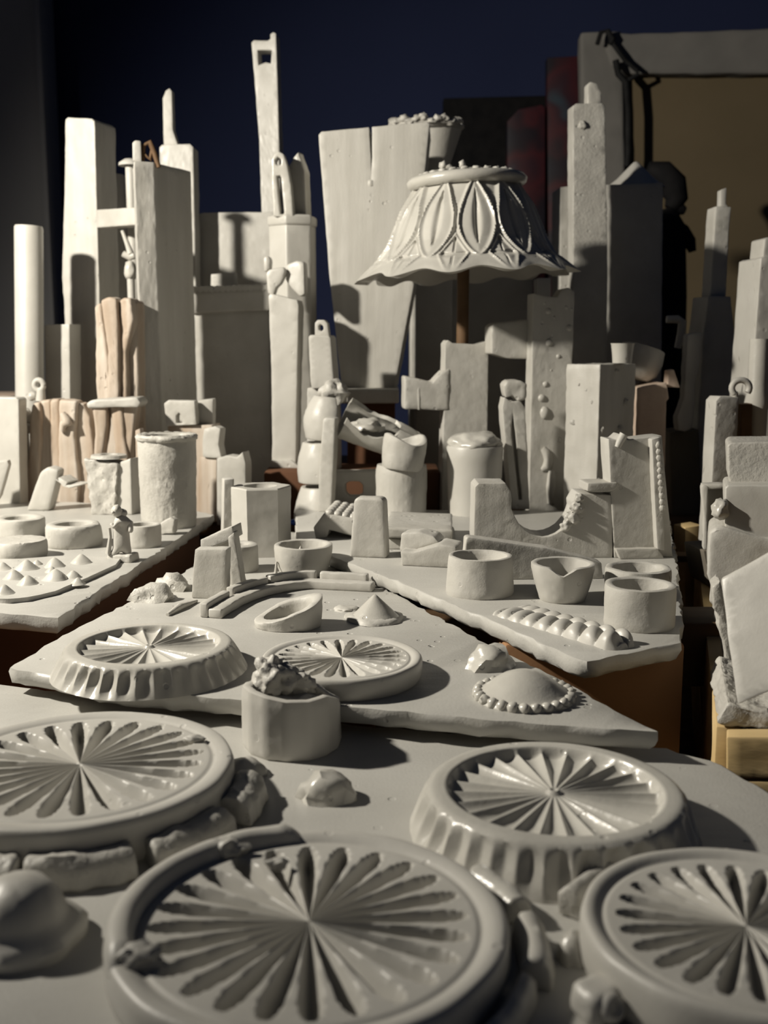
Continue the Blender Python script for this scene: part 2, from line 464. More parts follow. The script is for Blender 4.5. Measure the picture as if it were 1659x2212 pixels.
def rosette_b(cx, cy, top, base, R, RB, n=24, ph=0, nf=34, mat='glazed', depth=.052):
    cen = P(cx, cy, top); h = (top-base)/R; q = RB/R
    nt = 24*18; bm = bmesh.new()
    def face(s):
        def fn(a):
            z = 0
            if s < .85:                               # sunken dish
                d = .045 + .008*(1-s/.85)
                if s > .80: d *= (.85-s)/.05
                z = -d
                x = abs((a*n/(2*PI)+ph) % 1-.5)*2       # 0 in the middle of a flute, 1 on its ridge
                if .07 < s < .84: z -= depth*(1-x**2.2)*min(1, (s-.05)/.5)*min(1, (.84-s)/.05)
                if s < .065: z += .03*math.sin(min(1, s/.065)*PI)
            elif s > .94: z = -.03*((s-.94)/.06)**2
            return s*R, z*R
        return fn
    rs = [0] + [.02, .035, .05, .065, .08] + [.11+.03*i for i in range(21)] + [.73, .76, .775, .785, .80, .81, .82, .83, .84, .85, .87, .90, .94, .97, 1.0]
    rows = [face(s) for s in rs]
    for i in range(1, 12):
        k = i/11
        def fn(a, k=k):
            rr = 1 + (q-1)*(k**.8)
            fl = (abs(((a*nf/(2*PI)) + .12*math.sin(3*a)) % 1 - .5)*2)
            amp = .085*math.sin(PI*min(1, k*.98)**.8)*(.75+.3*math.sin(4*a+ph*7))
            rr -= amp*(1-fl**1.2)
            rr *= 1+.008*math.sin(7*a+1)
            return rr*R, (-.03 - (h-.03)*k)*R
        rows.append(fn)
    rows.append(lambda a: (R*.5, -h*R))
    polar(bm, rows, nt, cen)
    return cen, bm
cA, bmA = rosette_a('', '', 668, 1990, .0135, 0, .0606, 24, .2, (0, 0), .02, .155, .80)
rA = root('rosette_plate', (cA.x, cA.y, 0), 'largest foreground rosette plate, carved with 24 petals, chipped raised rim', 'rosette plate', 'petalled rosette plates')
obj('dish', bmA, 'smooth', rA, 50)
def arc_band(bm, cen, r0, r1, a0, a1, z0, z1, n=24, taper=0, wob=0):
    rows = []
    for i in range(n+1):
        a = a0+(a1-a0)*i/n; k = 1
        if taper: k = min(1, min(i, n-i)/(n*taper)+.25)
        zt = z0+(z1-z0)*k; w = wob*noise.noise(Vector((a*6, r0*90, 2)))
        pr = [(r0, z0), (r0+(r1-r0)*.12, zt-(zt-z0)*.25), (r0+(r1-r0)*.35, zt+w), (r0+(r1-r0)*.65, zt+w), (r0+(r1-r0)*.9, zt-(zt-z0)*.3), (r1, z0)]
        rows.append([bm.verts.new((cen.x+r*math.cos(a), cen.y+r*math.sin(a), z)) for r, z in pr])
    for a, b in zip(rows, rows[1:]):
        for k in range(6): bm.faces.new((a[k], a[(k+1) % 6], b[(k+1) % 6], b[k]))
    bm.faces.new(rows[0][::-1]); bm.faces.new(rows[-1])
bm = bmesh.new(); arc_band(bm, cA, .0515, .0608, math.radians(97), math.radians(207), .0125, .0185, 40, .06, .0004)
o = obj('raised_rim', bm, 'smooth', rA, 50); o['label'] = 'surviving raised piece of rim, broken off at both ends'
for i, (px, py) in enumerate(((490, 1835), (300, 2072), (598, 1868))):
    q = P(px, py, .015); bm = bmesh.new(); ball(bm, q, (.0052, .0055, .0028)[i], 3, (1.3, .7, .8), .45)
    obj('plaster_crumb', bm, 'rough', rA, 50)
cB, bmB = rosette_a('', '', 172, 1650, .0175, 0, .0625, 24, .45, (0, 0), .012, .14, .80, 'smooth', .010)
rB = root('rosette_plate', (cB.x, cB.y, 0), 'rosette plate cut off by the left edge, ringed below by rough blocks', 'rosette plate', 'petalled rosette plates')
obj('dish', bmB, 'smooth', rB, 50)
q = P(420, 1596, .0185); bm = bmesh.new(); ball(bm, q, .0030, 3, (1.6, .8, .6), .3); obj('plaster_crumb', bm, 'plaster', rB, 50)
cC, bmC = rosette_b(1197, 1699, .0180, 0, .0492, .0560, 24, .1, 32)
tag(obj('rosette_plate', bmC, 'glazed', None, 50), 'fluted-edged rosette plate on the right of the foreground board, glossy scalloped side', 'rosette plate', 'fluted rosette plates')
cD, bmD = rosette_a('', '', 1612, 2000, .0150, 0, .0490, 24, .3, (0, 0), .03, .14, .78, 'smooth')
tag(obj('rosette_plate', bmD, 'smooth', None, 50), 'bottom right rosette plate cut off by the picture edge', 'rosette plate', 'petalled rosette plates')
cE, bmE = rosette_b(322, 1389, .0290, MID, .0440, .0515, 22, .4, 34)
tag(obj('rosette_plate', bmE, 'glazed', None, 50), 'fluted-edged rosette plate at the left corner of the middle board', 'rosette plate', 'fluted rosette plates')
cG, bmG = rosette_a('', '', 738, 1420, .0250, MID, .0420, 24, .15, (0, 0), .02, .125, .80)
tag(obj('rosette_plate', bmG, 'smooth', None, 50), 'smooth-sided rosette plate on the middle board behind the broken cup', 'rosette plate', 'petalled rosette plates')

# rough blocks around the left foreground plate, loose pieces around the other two
def arc_chunk(name, label, cen, p0, p1, r0, r1, z1, mat='rough', rough=.0012, cat='plaster lump', group=None, z0=0):
    a0 = math.atan2(P(*p0, 0).y-cen.y, P(*p0, 0).x-cen.x); a1 = math.atan2(P(*p1, 0).y-cen.y, P(*p1, 0).x-cen.x)
    if a1 < a0: a0, a1 = a1, a0
    bm = bmesh.new(); arc_band(bm, cen, r0, r1, a0, a1, z0, z1, 8)
    sharp_bevel(bm, .0012, 2, 50); roughen(bm, rough, .0035, 130)
    for v in bm.verts: v.co.z = max(v.co.z, z0)
    return tag(obj(name, bm, mat, None, 50), label, cat, group)
gb = 'blocks ringed round the left plate'
arc_chunk('plaster_block', 'rough block under the left plate rim, cut by the left picture edge', cB, (-40, 1868), (80, 1862), .0590, .0735, .0105, group=gb)
arc_chunk('plaster_block', 'long rough block under the left plate rim with a bright left end', cB, (92, 1862), (258, 1845), .0590, .0735, .0108, group=gb)
arc_chunk('plaster_block', 'rough block under the left plate rim with a white chipped corner', cB, (285, 1838), (440, 1790), .0590, .0745, .0110, group=gb)
arc_chunk('plaster_block', 'rightmost rough block of the left plate ring, near the cut cup', cB, (462, 1778), (560, 1715), .0590, .0760, .0115, group=gb)
nugget('plaster_lump', 'smooth flattened lump behind the left plate, touching the cut cup', 'plaster lump', 524, 1672, 0, 54, 36, 'plaster', .22, (.9, 1.0))
ga = 'loose lumps round the large central plate'
arc_chunk('plaster_lump', 'glossy curved lump at the upper right of the largest plate', cA, (1085, 1895), (1160, 1990), .064, .0755, .0095, 'glazed', .0007, group=ga)
arc_chunk('plaster_lump', 'upright curved lump directly right of the largest plate', cA, (1140, 2030), (1150, 2140), .063, .0740, .0100, 'smooth', .0006, group=ga)
arc_chunk('plaster_lump', 'long ridge curving under the lower right rim of the largest plate', cA, (1120, 2150), (1010, 2250), .0625, .070, .0080, 'smooth', .0005, group=ga)
arc_chunk('plaster_lump', 'thin flat piece lying behind the far rim of the largest plate', cA, (760, 1788), (622, 1790), .0625, .0715, .0060, 'plaster', .0006, group=ga)
arc_chunk('plaster_lump', 'low piece between the largest plate and the fluted plate, dark end', cA, (930, 1800), (830, 1790), .0625, .0690, .0050, 'smooth', .0006, group=ga)
arc_chunk('plaster_lump', 'smooth sloping piece at the far right rim of the largest plate', cA, (1060, 1880), (955, 1815), .0625, .0715, .0070, 'smooth', .0005, group=ga)
nugget('plaster_lump', 'pebble-like glossy lump leaning on the bottom right plate', 'plaster lump', 1236, 2070, 0, 40, 62, 'glazed', .3, (.85, 1.0))
arc_chunk('plaster_lump', 'angular lump with a dark face behind the bottom right plate', cD, (1225, 1985), (1320, 1925), .051, .0610, .0110, 'rough', .0008)
arc_chunk('plaster_lump', 'long low lump along the far rim of the bottom right plate', cD, (1330, 1905), (1440, 1868), .051, .0590, .0105, 'smooth', .0008)
t = root('plaster_lump', P(1283, 2180, 0), 'square-ended lump with a dimpled round face near the bottom edge', 'plaster lump')
q = P(1290, 2195, 0); bm = bmesh.new(); obox(bm, q+Vector((0, 0, .005)), (.0125, .012, .010), .5); sharp_bevel(bm, .003, 3); roughen(bm, .0006, .003, 130); obj('lump', bm, 'smooth', t, 50)
bm = bmesh.new(); lathe(bm, (0, 0, 0), [(0, .0005), (.0016, .0005), (.0026, .0020), (.0036, .0016), (.0042, 0)], 20)
for v in bm.verts: v.co = Matrix.Rotation(.5, 3, 'Z') @ Matrix.Rotation(1.2, 3, 'X') @ v.co + q + Vector((.0028, -.0052, .0062))
obj('dimple', bm, 'smooth', t, 50)
t = root('ball_pair', P(1560, 1866, 0), 'pair of small round balls behind the bottom right plate', 'plaster balls')
for px in (1535, 1566):
    q = P(px, 1862, .004); bm = bmesh.new(); ball(bm, q, .0042, 3, (1, 1, 1.15), .08); obj('ball', bm, 'smooth', t, 60)
nugget('plaster_lump', 'small faceted nugget between the cut cup and the largest plate', 'plaster lump', 706, 1722, 0, 62, 56, 'glazed', .28, (1, .85))
# two-tier dome bottom left
c = P(45, 2030, 0)
bm = bmesh.new(); lathe(bm, c, [(0, 0), (.0195, 0), (.0200, .004), (.0175, .0065), (.0150, .0075), (.0140, .010), (.0125, .0145), (.0095, .0185), (.005, .0210), (0, .0216)], 44, wob=.08, wsc=90)
roughen(bm, .0004, .005, 90)
tag(obj('plaster_dome', bm, 'smooth', None, 50), 'smooth domed knob on a lumpy collar at the bottom left edge', 'plaster dome')

# ------------------------------------------------------------------ broken cup in the foreground
c, R, h = cupspec(632, 1648, 1508, 106, FRONT)
t = root('cut_cup', c, 'broken thick-walled cup with a crumpled lump inside, casting a long shadow', 'cup')
bm = ring_bm(c, R, h*1.0, R*.2, .0, .30, 14, .02, 0, .2)
for v in bm.verts:                                   # uneven broken rim, higher at the back left and right
    d = v.co - c
    if d.z > h*.6:
        a = math.atan2(d.y, d.x); k = (d.z/h-.6)/.4
        d2 = -.0150*max(0, math.cos(a-.85))**1.3 - .0045*max(0, math.cos(a-2.0))**2 - .0025*max(0, math.cos(a+1.2))**3
        v.co.z += d2*k
roughen(bm, .0003, .004, 90); obj('cup_wall', bm, 'smooth', t, 40)
bm = bmesh.new(); ball(bm, Q(590, 1466, c.y+.008), .0092, 4, (1, .95, 1.1), .45, 60); ball(bm, Q(632, 1476, c.y+.010), .0080, 4, (1.2, .8, 1), .5, 60); ball(bm, c+Vector((0, 0, h*.48)), .0165, 3, (1, 1, .5), .3); roughen(bm, .0009, .003, 220); obj('crumpled_lump', bm, 'rough', t, 60)
bm = bmesh.new(); obox(bm, Q(688, 1500, c.y+.012), (.020, .003, .008), -.35, .1, .48); sharp_bevel(bm, .0008); roughen(bm, .0008, .003, 160); obj('broken_flap', bm, 'rough', t, 50)

# ------------------------------------------------------------------ middle board
def cone_on(bm, c, r, h, seg=36, sk=1.5, wob=.06):
    prof = [(0, 0), (r*1.12, 0), (r*1.08, h*.06)]
    for i in range(1, 10):
        k = i/9; prof.append((r*(1-k)**(1/sk), h*(.08+.92*k)) if k < 1 else (0, h))
    lathe(bm, c, prof, seg, wob=wob, wsc=1.3/r)
c = P(810, 1338, MID); m = mpp(1338, c.y)
t = root('cone_cap', c, 'glossy pointed cone on a ragged skirt, right of the oval ring', 'plaster cone')
bm = bmesh.new(); cone_on(bm, c+Vector((0, 0, .001)), 50*m, 50*m/.93, 40, 1.05); obj('cone', bm, 'glazed', t, 55)
bm = bmesh.new()
lathe(bm, c, [(0, 0), (62*m, 0), (60*m, .002), (46*m, .0035), (0, .0035)], 30, wob=.22, wsc=70); roughen(bm, .0005, .004, 150)
obj('skirt', bm, 'plaster', t, 55)
bm = bmesh.new(); ball(bm, P(748, 1318, MID), 28*m, 3, (1.1, .8, .35), .35, 60, MID); obj('skirt_flake', bm, 'plaster', t, 55)
c = P(1132, 1505, MID); m = mpp(1500, c.y)
t = root('beaded_dome', c, 'low domed button ringed with a beaded scalloped edge, front right of middle board', 'plaster dome')
R0 = 84*m
bm = bmesh.new(); lathe(bm, c, [(0, 0), (R0*1.30, 0), (R0*1.24, .0024), (R0*1.12, .0032), (R0*1.0, .0046), (R0*.80, .0078), (R0*.56, .0108), (R0*.32, .0126), (R0*.13, .0134), (0, .0136)], 48, wob=.03); obj('dome', bm, 'glazed', t, 60)
for i in range(26):
    a = 2*PI*i/26; bm = bmesh.new()
    ball(bm, c+Vector((math.cos(a)*R0*1.19, math.sin(a)*R0*1.19, .0019)), .0029, 2, (1, 1, .95), .25); obj('bead', bm, 'glazed', t, 60)
nugget('plaster_lump', 'angular glossy nugget just behind the beaded dome', 'plaster lump', 1060, 1440, MID, 50, 48, 'glazed', .35, (1.05, .9))
nugget('plaster_lump', 'crumbly nugget at the left rim of the middle board, nearer one of two', 'plaster lump', 330, 1294, MID, 46, 34, 'rough', .4, (1, .8))
nugget('plaster_lump', 'crumbly nugget close to the little square slab, farther one of two', 'plaster lump', 372, 1272, MID, 42, 32, 'rough', .4, (1, .8))
bm = bmesh.new(); tube(bm, [P(362, 1328, MID+.001), P(390, 1310, MID+.002), P(425, 1298, MID+.001)], [.0012, .0024, .0010], 8)
tag(obj('plaster_streak', bm, 'rough', None, 60), 'thin plaster streak lying before the little square slab', 'plaster streak')
# segmented arc
t = root('segmented_arc', P(640, 1290, MID), 'curved channel strip with a stepped raised back, lying across the middle board', 'plaster arc')
ctrl = [(462, 1336), (520, 1302), (590, 1280), (660, 1270), (730, 1272), (808, 1276)]
def path_at(ctrl, k):
    x = k*(len(ctrl)-1); i = min(int(x), len(ctrl)-2); f = x-i
    p0, p1, p2, p3 = [ctrl[max(0, min(len(ctrl)-1, i+j))] for j in (-1, 0, 1, 2)]
    cr = lambda a, b, c, d: .5*((2*b)+(-a+c)*f+(2*a-5*b+4*c-d)*f*f+(-a+3*b-3*c+d)*f**3)
    return cr(p0[0], p1[0], p2[0], p3[0]), cr(p0[1], p1[1], p2[1], p3[1])
def strip(bm, k0, k1, w0, w1, z0, z1, n=20):
    rows = []
    for i in range(n+1):
        k = k0+(k1-k0)*i/n
        a = P(*path_at(ctrl, max(0, k-.01)), MID); b = P(*path_at(ctrl, min(1, k+.01)), MID)
        p = P(*path_at(ctrl, k), MID); d = (b-a).normalized(); s = Vector((-d.y, d.x, 0))
        rows.append([bm.verts.new(p+s*w+Vector((0, 0, z))) for w, z in ((w0, z0), (w1, z0), (w1, z1), (w0, z1))])
    for a, b in zip(rows, rows[1:]):
        for k in range(4): bm.faces.new((a[k], a[(k+1) % 4], b[(k+1) % 4], b[k]))
    bm.faces.new(rows[0][::-1]); bm.faces.new(rows[-1])
bm = bmesh.new(); strip(bm, 0, 1, -.0055, .004, 0, .0062, 40); sharp_bevel(bm, .0012); roughen(bm, .0003, .005, 120); obj('arc_strip', bm, 'smooth', t, 45)
for k0, k1, zz in ((.0, .17, .0095), (.19, .40, .0105), (.41, .66, .0110), (.68, .94, .0105)):
    bm = bmesh.new(); strip(bm, k0, k1, .0042, .0100, 0, zz, 10); sharp_bevel(bm, .0012); roughen(bm, .0003, .005, 120); obj('back_segment', bm, 'smooth', t, 45)
# slanted oval ring
c = P(624, 1352, MID); m = mpp(1345, c.y)
bm = ring_bm(c, 74*m, 40*m, 22*m, .06, .2, 44, .06, 0, 0, .78)
for v in bm.verts:
    d = v.co-c; v.co.z = MID + (v.co.z-MID)*(1+.65*d.x/(74*m)*1.0 + .25*d.y/(74*m))
roughen(bm, .0006, .004, 120)
tag(obj('oval_ring', bm, 'plaster', None, 45), 'oval ring sloping up to the right, in front of the open arc', 'plaster ring')
# little slabs at the back left of the middle board
S('square_slab', 'little upright square slab with two blobs on its face', 'plaster slab', [(420, 1186), (490, 1186), (487, 1297), (413, 1292)], P(450, 1294, MID).y, .011, -.15, None, (), .001, .0004, .005)
tt = root('leaning_arch', P(480, 1280, MID), 'leaning angular frame piece directly behind the little square slab', 'plaster frame')
S('frame_top', '', '', [(432, 1166), (501, 1137), (506, 1165), (434, 1190)], P(480, 1276, MID).y, .020, -.2, None, (), .0008, .0004, .005, parent=tt)
S('frame_leg', '', '', [(492, 1160), (505, 1150), (526, 1278), (500, 1283)], P(480, 1278, MID).y, .010, -.2, None, (), .0008, .0004, .005, parent=tt)
S('frame_back', '', '', [(434, 1186), (500, 1158), (506, 1278), (440, 1278)], P(480, 1262, MID).y, .006, -.2, None, (), .0008, .0004, .005, parent=tt)
cup('thick_cup', 'thick-walled cup with a small hole, behind the leaning frame', 'cup', 516, 1240, 1182, 42, MID, .55, 'plaster', None, .0003, floor=.5)
ct, R, h = cupspec(656, 1254, 1187, 64, MID)
t = root('spiked_cup', ct, 'round bowl-like cup with a little spike inside its rim', 'cup')
bm = ring_bm(ct, R, h, R*.2, .22, .45, 40, .04, .06); roughen(bm, .0005, .005, 100); obj('bowl', bm, 'plaster', t, 45)
bm = bmesh.new(); cone_on(bm, ct+Vector((-.002, -.002, h*.46)), R*.3, h*.5, 14, .9, .2); obj('spike', bm, 'plaster', t, 50)
bm = bmesh.new(); tube(bm, [ct+Vector((-R*.9, -R*.5, 0)), ct+Vector((-R*.86, -R*.45, h*.5))], [.0015, .0008], 8); obj('drip', bm, 'plaster', t)
# hexagonal column with a hole
ct, R, h = cupspec(565, 1207, 1058, 64, MID)
t = root('hexagonal_post', ct, 'six-sided hollow post with a round hole in its top', 'plaster post')
bm = bmesh.new(); prof = [(0, 0), (R, 0), (R*1.0, h*.5), (R*1.02, h-.001), (R*.99, h), (R*.62, h), (R*.56, h-.001), (R*.5, h-.018), (0, h-.018)]
rg = lathe(bm, ct, prof, 6, rot=.18)
bmesh.ops.subdivide_edges(bm, edges=[e for e in bm.edges], cuts=2, use_grid_fill=True)
for v in bm.verts:
    d = v.co-ct; q = math.hypot(d.x, d.y)
    if q < R*.70 and d.z > h-.02 and q > R*.2:
        s = R*(.56 if d.z > h-.004 else .5)/q; v.co.x = ct.x+d.x*s; v.co.y = ct.y+d.y*s
roughen(bm, .0004, .006, 80); obj('post_body', bm, 'smooth', t, 28)
S('rear_strip', '', '', [(484, 1036), (506, 1034), (508, 'b'), (484, 'b')], ct.y-.006, .012, .3, MID, (), .0008, .0003, .006, parent=t)

# ------------------------------------------------------------------ right board
def slab_on(name, label, pts, py_front, plane, th, yaw=0, **kw):
    k = dict(bev=.0012, rough=.0004, L=.006, zb=plane); k.update(kw)
    return S(name, label, 'plaster slab', pts, P(sum(p[0] for p in pts)/len(pts), py_front, plane).y, th, yaw, **k)
slab_on('tapered_slab', 'small upright tapered slab half in shadow, before the studded piece', [(764, 1082), (770, 1075), (822, 1076), (829, 1083), (834, 'b'), (757, 'b')], 1205, RIGHT, .014, -.22, bev=.002)
# studded piece
Y0 = P(700, 1163, RIGHT).y
t = root('studded_piece', P(720, 1150, RIGHT), 'hook-ended piece with rows of round studs on its sloping top', 'plaster piece')
S('body', '', '', [(700, 1108), (792, 1126), (796, 1160), (760, 1158), (710, 1145), (706, 1162), (682, 1165), (676, 1140)], Y0, .062, -.1, None, (), .0014, .0005, .006, parent=t)
a, b, d = Q(704, 1109, Y0), Q(790, 1126, Y0), Vector((.006, .060, 0))
for i in range(5):
    for j in range(5):
        q = a.lerp(b, (i+.35)/5) + d*((j+.4)/5); bm = bmesh.new(); ball(bm, q+Vector((0, 0, .0004)), .0042, 2, (1, 1, .8), .1); obj('stud', bm, 'smooth', t, 60)
t = root('shelf_block', P(920, 1190, RIGHT), 'broad flat-topped block with a thin cut along its front edge', 'plaster block')
Y0 = P(920, 1190, RIGHT).y
S('cap', '', '', [(830, 1140), (978, 1146), (976, 1170), (830, 1161)], Y0, .085, -.06, None, (), .0014, .0004, .008, parent=t)
S('underside', '', '', [(836, 1163), (980, 1172), (982, 'b'), (838, 'b')], Y0+.004, .075, -.06, RIGHT, (), .0014, .0004, .008, parent=t)
t = root('wedge_chunk', P(920, 1230, RIGHT), 'split wedge chunk with a curved upper half, in front of the flat-topped block', 'plaster chunk')
Y0 = P(900, 1225, RIGHT).y
S('upper_half', '', '', [(866, 1152), (904, 1149), (936, 1158), (948, 1172), (905, 1185), (888, 1194), (862, 1190)], Y0+.016, .020, -.3, None, (), .0014, .0004, .005, parent=t)
S('lower_half', '', '', [(864, 1190), (892, 1193), (950, 1176), (985, 1182), (984, 'b'), (920, 'b'), (866, 'b')], Y0, .026, -.25, RIGHT, (), .0012, .0004, .005, parent=t)
# U-shaped wall and the plank before it
Y0 = P(1180, 1206, RIGHT).y
arc = [(1100+(1247-1100)*(.5-.5*math.cos(PI*k/16)), 1052+ (1160-1052)*math.sin(PI*k/16)**.85) for k in range(0, 17)]
upts = [(1026, 1052), (1034, 1044), (1092, 1044)] + [(1104, 1062)] + arc[2:15] + [(1240, 1088), (1252, 1066), (1322, 1070), (1316, 'b'), (1020, 'b')]
t = root('cut_wall', P(1165, 1190, RIGHT), 'wall block with a big half-round bite out of its top', 'plaster wall')
S('wall_body', '', '', upts, Y0, .030, .03, RIGHT, (), .0006, .0004, .006, 110, 'brushed', parent=t)
S('ledge_cap', '', '', [(1270, 1044), (1334, 1042), (1338, 1052), (1318, 1064), (1268, 1062)], Y0-.002, .024, .1, None, (), .001, .0005, .005, parent=t)
bm = bmesh.new()
for px, py, r in ((1246, 1096, .0045), (1236, 1118, .005), (1252, 1076, .0035), (1222, 1136, .004)): ball(bm, Q(px, py, Y0+.001), r, 3, (1.1, .9, 1), .5)
obj('crust', bm, 'rough', t, 60)
slab_on('low_plank', 'long low plank standing on edge before the bitten wall', [(1006, 1163), (1012, 1160), (1180, 1184), (1262, 1204), (1300, 1216), (1296, 'b'), (996, 'b')], 1252, RIGHT, .012, .05)
Y0 = P(1384, 1205, RIGHT).y
t = root('recessed_slab', P(1384, 1205, RIGHT), 'upright recessed slab with a toothed right edge, at the right of the bitten wall', 'plaster slab')
S('slab_body', '', '', [(1314, 948), (1330, 950), (1344, 938), (1356, 950), (1430, 941), (1452, 'b'), (1326, 'b')], Y0, .022, .08, RIGHT, (), .0007, .0004, .007, parent=t)
S('right_border', '', '', [(1408, 950), (1426, 944), (1432, 1080), (1436, 1190), (1420, 1186), (1414, 1080)], Y0-.006, .012, .08, None, (), .0006, .0004, .006, parent=t)
S('foot_lip', '', '', [(1330, 1186), (1422, 1184), (1424, 'b'), (1330, 'b')], Y0-.005, .010, .08, RIGHT, (), .001, .0005, .006, parent=t)
for i in range(11):
    bm = bmesh.new(); ball(bm, Q(1422+i*.9, 962+i*13.5, Y0-.0058), .0026, 2, (.9, .7, 1.2), .3); obj('tooth', bm, 'rough', t, 50)
bm = bmesh.new(); tube(bm, [Q(x, y, Y0-.001) for x, y in ((1334, 966), (1340, 952), (1348, 938))], [.0022, .0030, .0034], 8); obj('top_drip', bm, 'plaster', t, 60)
# cups of the right board
c, R, h = cupspec(1036, 1296, 1212, 68, RIGHT)
bm = ring_bm(c, R, h, R*.16, -.08, .72, 48, .025, 0)
roughen(bm, .0004, .005, 110)
tag(obj('round_cup', bm, 'plaster', None, 45), 'round cup nearest the split wedge, widening to its foot', 'cup', 'cups on the braid board')
c, R, h = cupspec(1214, 1311, 1229, 69, RIGHT)
bm = ring_bm(c, R, h, R*.2, .30, .4, 48, .04, .04)
for v in bm.verts:
    d = v.co-c; a = math.atan2(d.y, d.x)
    if d.z > h*.7: v.co.z -= .006*max(0, 1-abs(a+1.75)/.45)*(d.z/h-.7)/.3
roughen(bm, .0004, .005, 110)
tag(obj('round_cup', bm, 'smooth', None, 45), 'bowl-shaped cup with a notched rim, middle of the braid board', 'cup', 'cups on the braid board')
c, R, h = cupspec(1376, 1300, 1240, 70, RIGHT)
bm = ring_bm(c, R, h*1.02, R*.26, .05, .2, 48, .05, .03); roughen(bm, .0005, .005, 110)
tag(obj('round_cup', bm, 'plaster', None, 45), 'open ring cup half hidden behind the rightmost cup', 'cup', 'cups on the braid board')
c, R, h = cupspec(1380, 1370, 1278, 76, RIGHT)
bm = ring_bm(c, R, h, R*.24, .02, .4, 48, .03, 0); roughen(bm, .0004, .005, 110)
tag(obj('round_cup', bm, 'plaster', None, 45), 'drum-shaped cup at the front right corner of the braid board', 'cup', 'cups on the braid board')
# braid
t = root('twisted_braid', P(1220, 1350, RIGHT), 'twisted rope-like braid lying along the front of the right board', 'plaster braid')
a, b = P(1098, 1318, RIGHT), P(1352, 1402, RIGHT)
d = (b-a).normalized(); s = Vector((-d.y, d.x, 0)); ang = math.atan2(d.y, d.x)
def braid_rows(r0, r1, nl, ph, hk):
    """one row of plump overlapping lobes between the offsets r0 and r1 across the braid"""
    bm = bmesh.new(); ns, nt_ = nl*14, 16; grid = []
    for i in range(ns+1):
        k = i/ns; row = []
        wd = .0165 - .0060*k
        for j in range(nt_+1):
            u = j/nt_; tt = r0+(r1-r0)*u
            sk = k + .035*math.sin(u*PI*.5)*(1 if r0 < 0 else -1)
            p = (max(0, sk)**.86)*nl + ph
            lobe = abs(math.sin(PI*p))**.55
            e = math.sqrt(max(0, 1-(2*u-1)**2))
            end = min(1, math.sqrt(max(0, min(k, 1-k))/.05))
            z = RIGHT - .0003 + (.0040+.0062*k)*hk*e*(.30+.70*lobe)*end
            q = a.lerp(b, k) + s*(tt*wd*(.9+.1*lobe)*(.55+.45*end)); row.append(bm.verts.new((q.x, q.y, z)))
        grid.append(row)
    for g0, g1 in zip(grid, grid[1:]):
        for j in range(nt_): bm.faces.new((g0[j], g1[j], g1[j+1], g0[j+1]))
    edge = [g[0] for g in grid] + grid[-1][1:] + [g[-1] for g in grid[-2::-1]] + grid[0][-2:0:-1]
    bm.faces.new(edge)
    return bm
obj('near_strand', braid_rows(-1.0, .36, 9, .0, 1.0), 'smooth', t, 70)
obj('far_strand', braid_rows(.26, 1.0, 9, .45, .88), 'smooth', t, 70)
c, R, h = cupspec(1024, 1118, 968, 61, RIGHT)
t = root('capped_cylinder', c, 'smooth cylinder topped with a glossy melted cap, left of the split peg', 'plaster cylinder')
bm = bmesh.new(); lathe(bm, c, [(0, 0), (R*.93, 0), (R*.94, h*.3), (R*.98, h*.8), (R, h*.97), (R*.96, h), (0, h)], 40, wob=.015, wsc=30); obj('drum', bm, 'smooth', t, 45)
bm = bmesh.new(); ball(bm, c+Vector((0, 0, h+.001)), R*.90, 4, (1, 1, .50), .20, 60, c.z+h-.0015); obj('melted_cap', bm, 'glazed', t, 60)

# ------------------------------------------------------------------ left board
g = 'small rings on the cone-stud board'
def small_ring(label, cx, yf, yt, r, wall, **kw): return cup('small_ring', label, 'plaster ring', cx, yf, yt, r, LEFT, wall, 'plaster', g, .0004, **kw)
small_ring('open ring at the left edge, behind the solid disc', 44, 1166, 1126, 53, .42, floor=.3, wob=.07)
small_ring('open ring with a thick wall, between the disc and the figurine', 160, 1188, 1140, 58, .38, floor=.2, wob=.05, bulge=.03)
small_ring('open ring partly hidden behind the little figurine', 310, 1186, 1138, 38, .30, floor=.2)
c, R, h = cupspec(44, 1214, 1176, 57, LEFT)
bm = bmesh.new(); lathe(bm, c, [(0, 0), (R*.95, 0), (R, h*.2), (R, h*.85), (R*.95, h), (R*.5, h*1.02), (0, h)], 40, wob=.04, wsc=60); roughen(bm, .0005, .005, 120)
tag(obj('solid_disc', bm, 'plaster', None, 45), 'solid flat-topped disc at the left edge behind the cone studs', 'plaster disc')
bm = poly_bm([(342, 1156), (346, 1130), (368, 1118), (377, 1124), (374, 1152)], P(358, 1156, LEFT).y, .010, -.2); sharp_bevel(bm, .001); roughen(bm, .0008, .004, 130)
tag(obj('plaster_chip', bm, 'plaster', None, 45), 'small angular chip beside the right edge of the stud board', 'plaster chip')
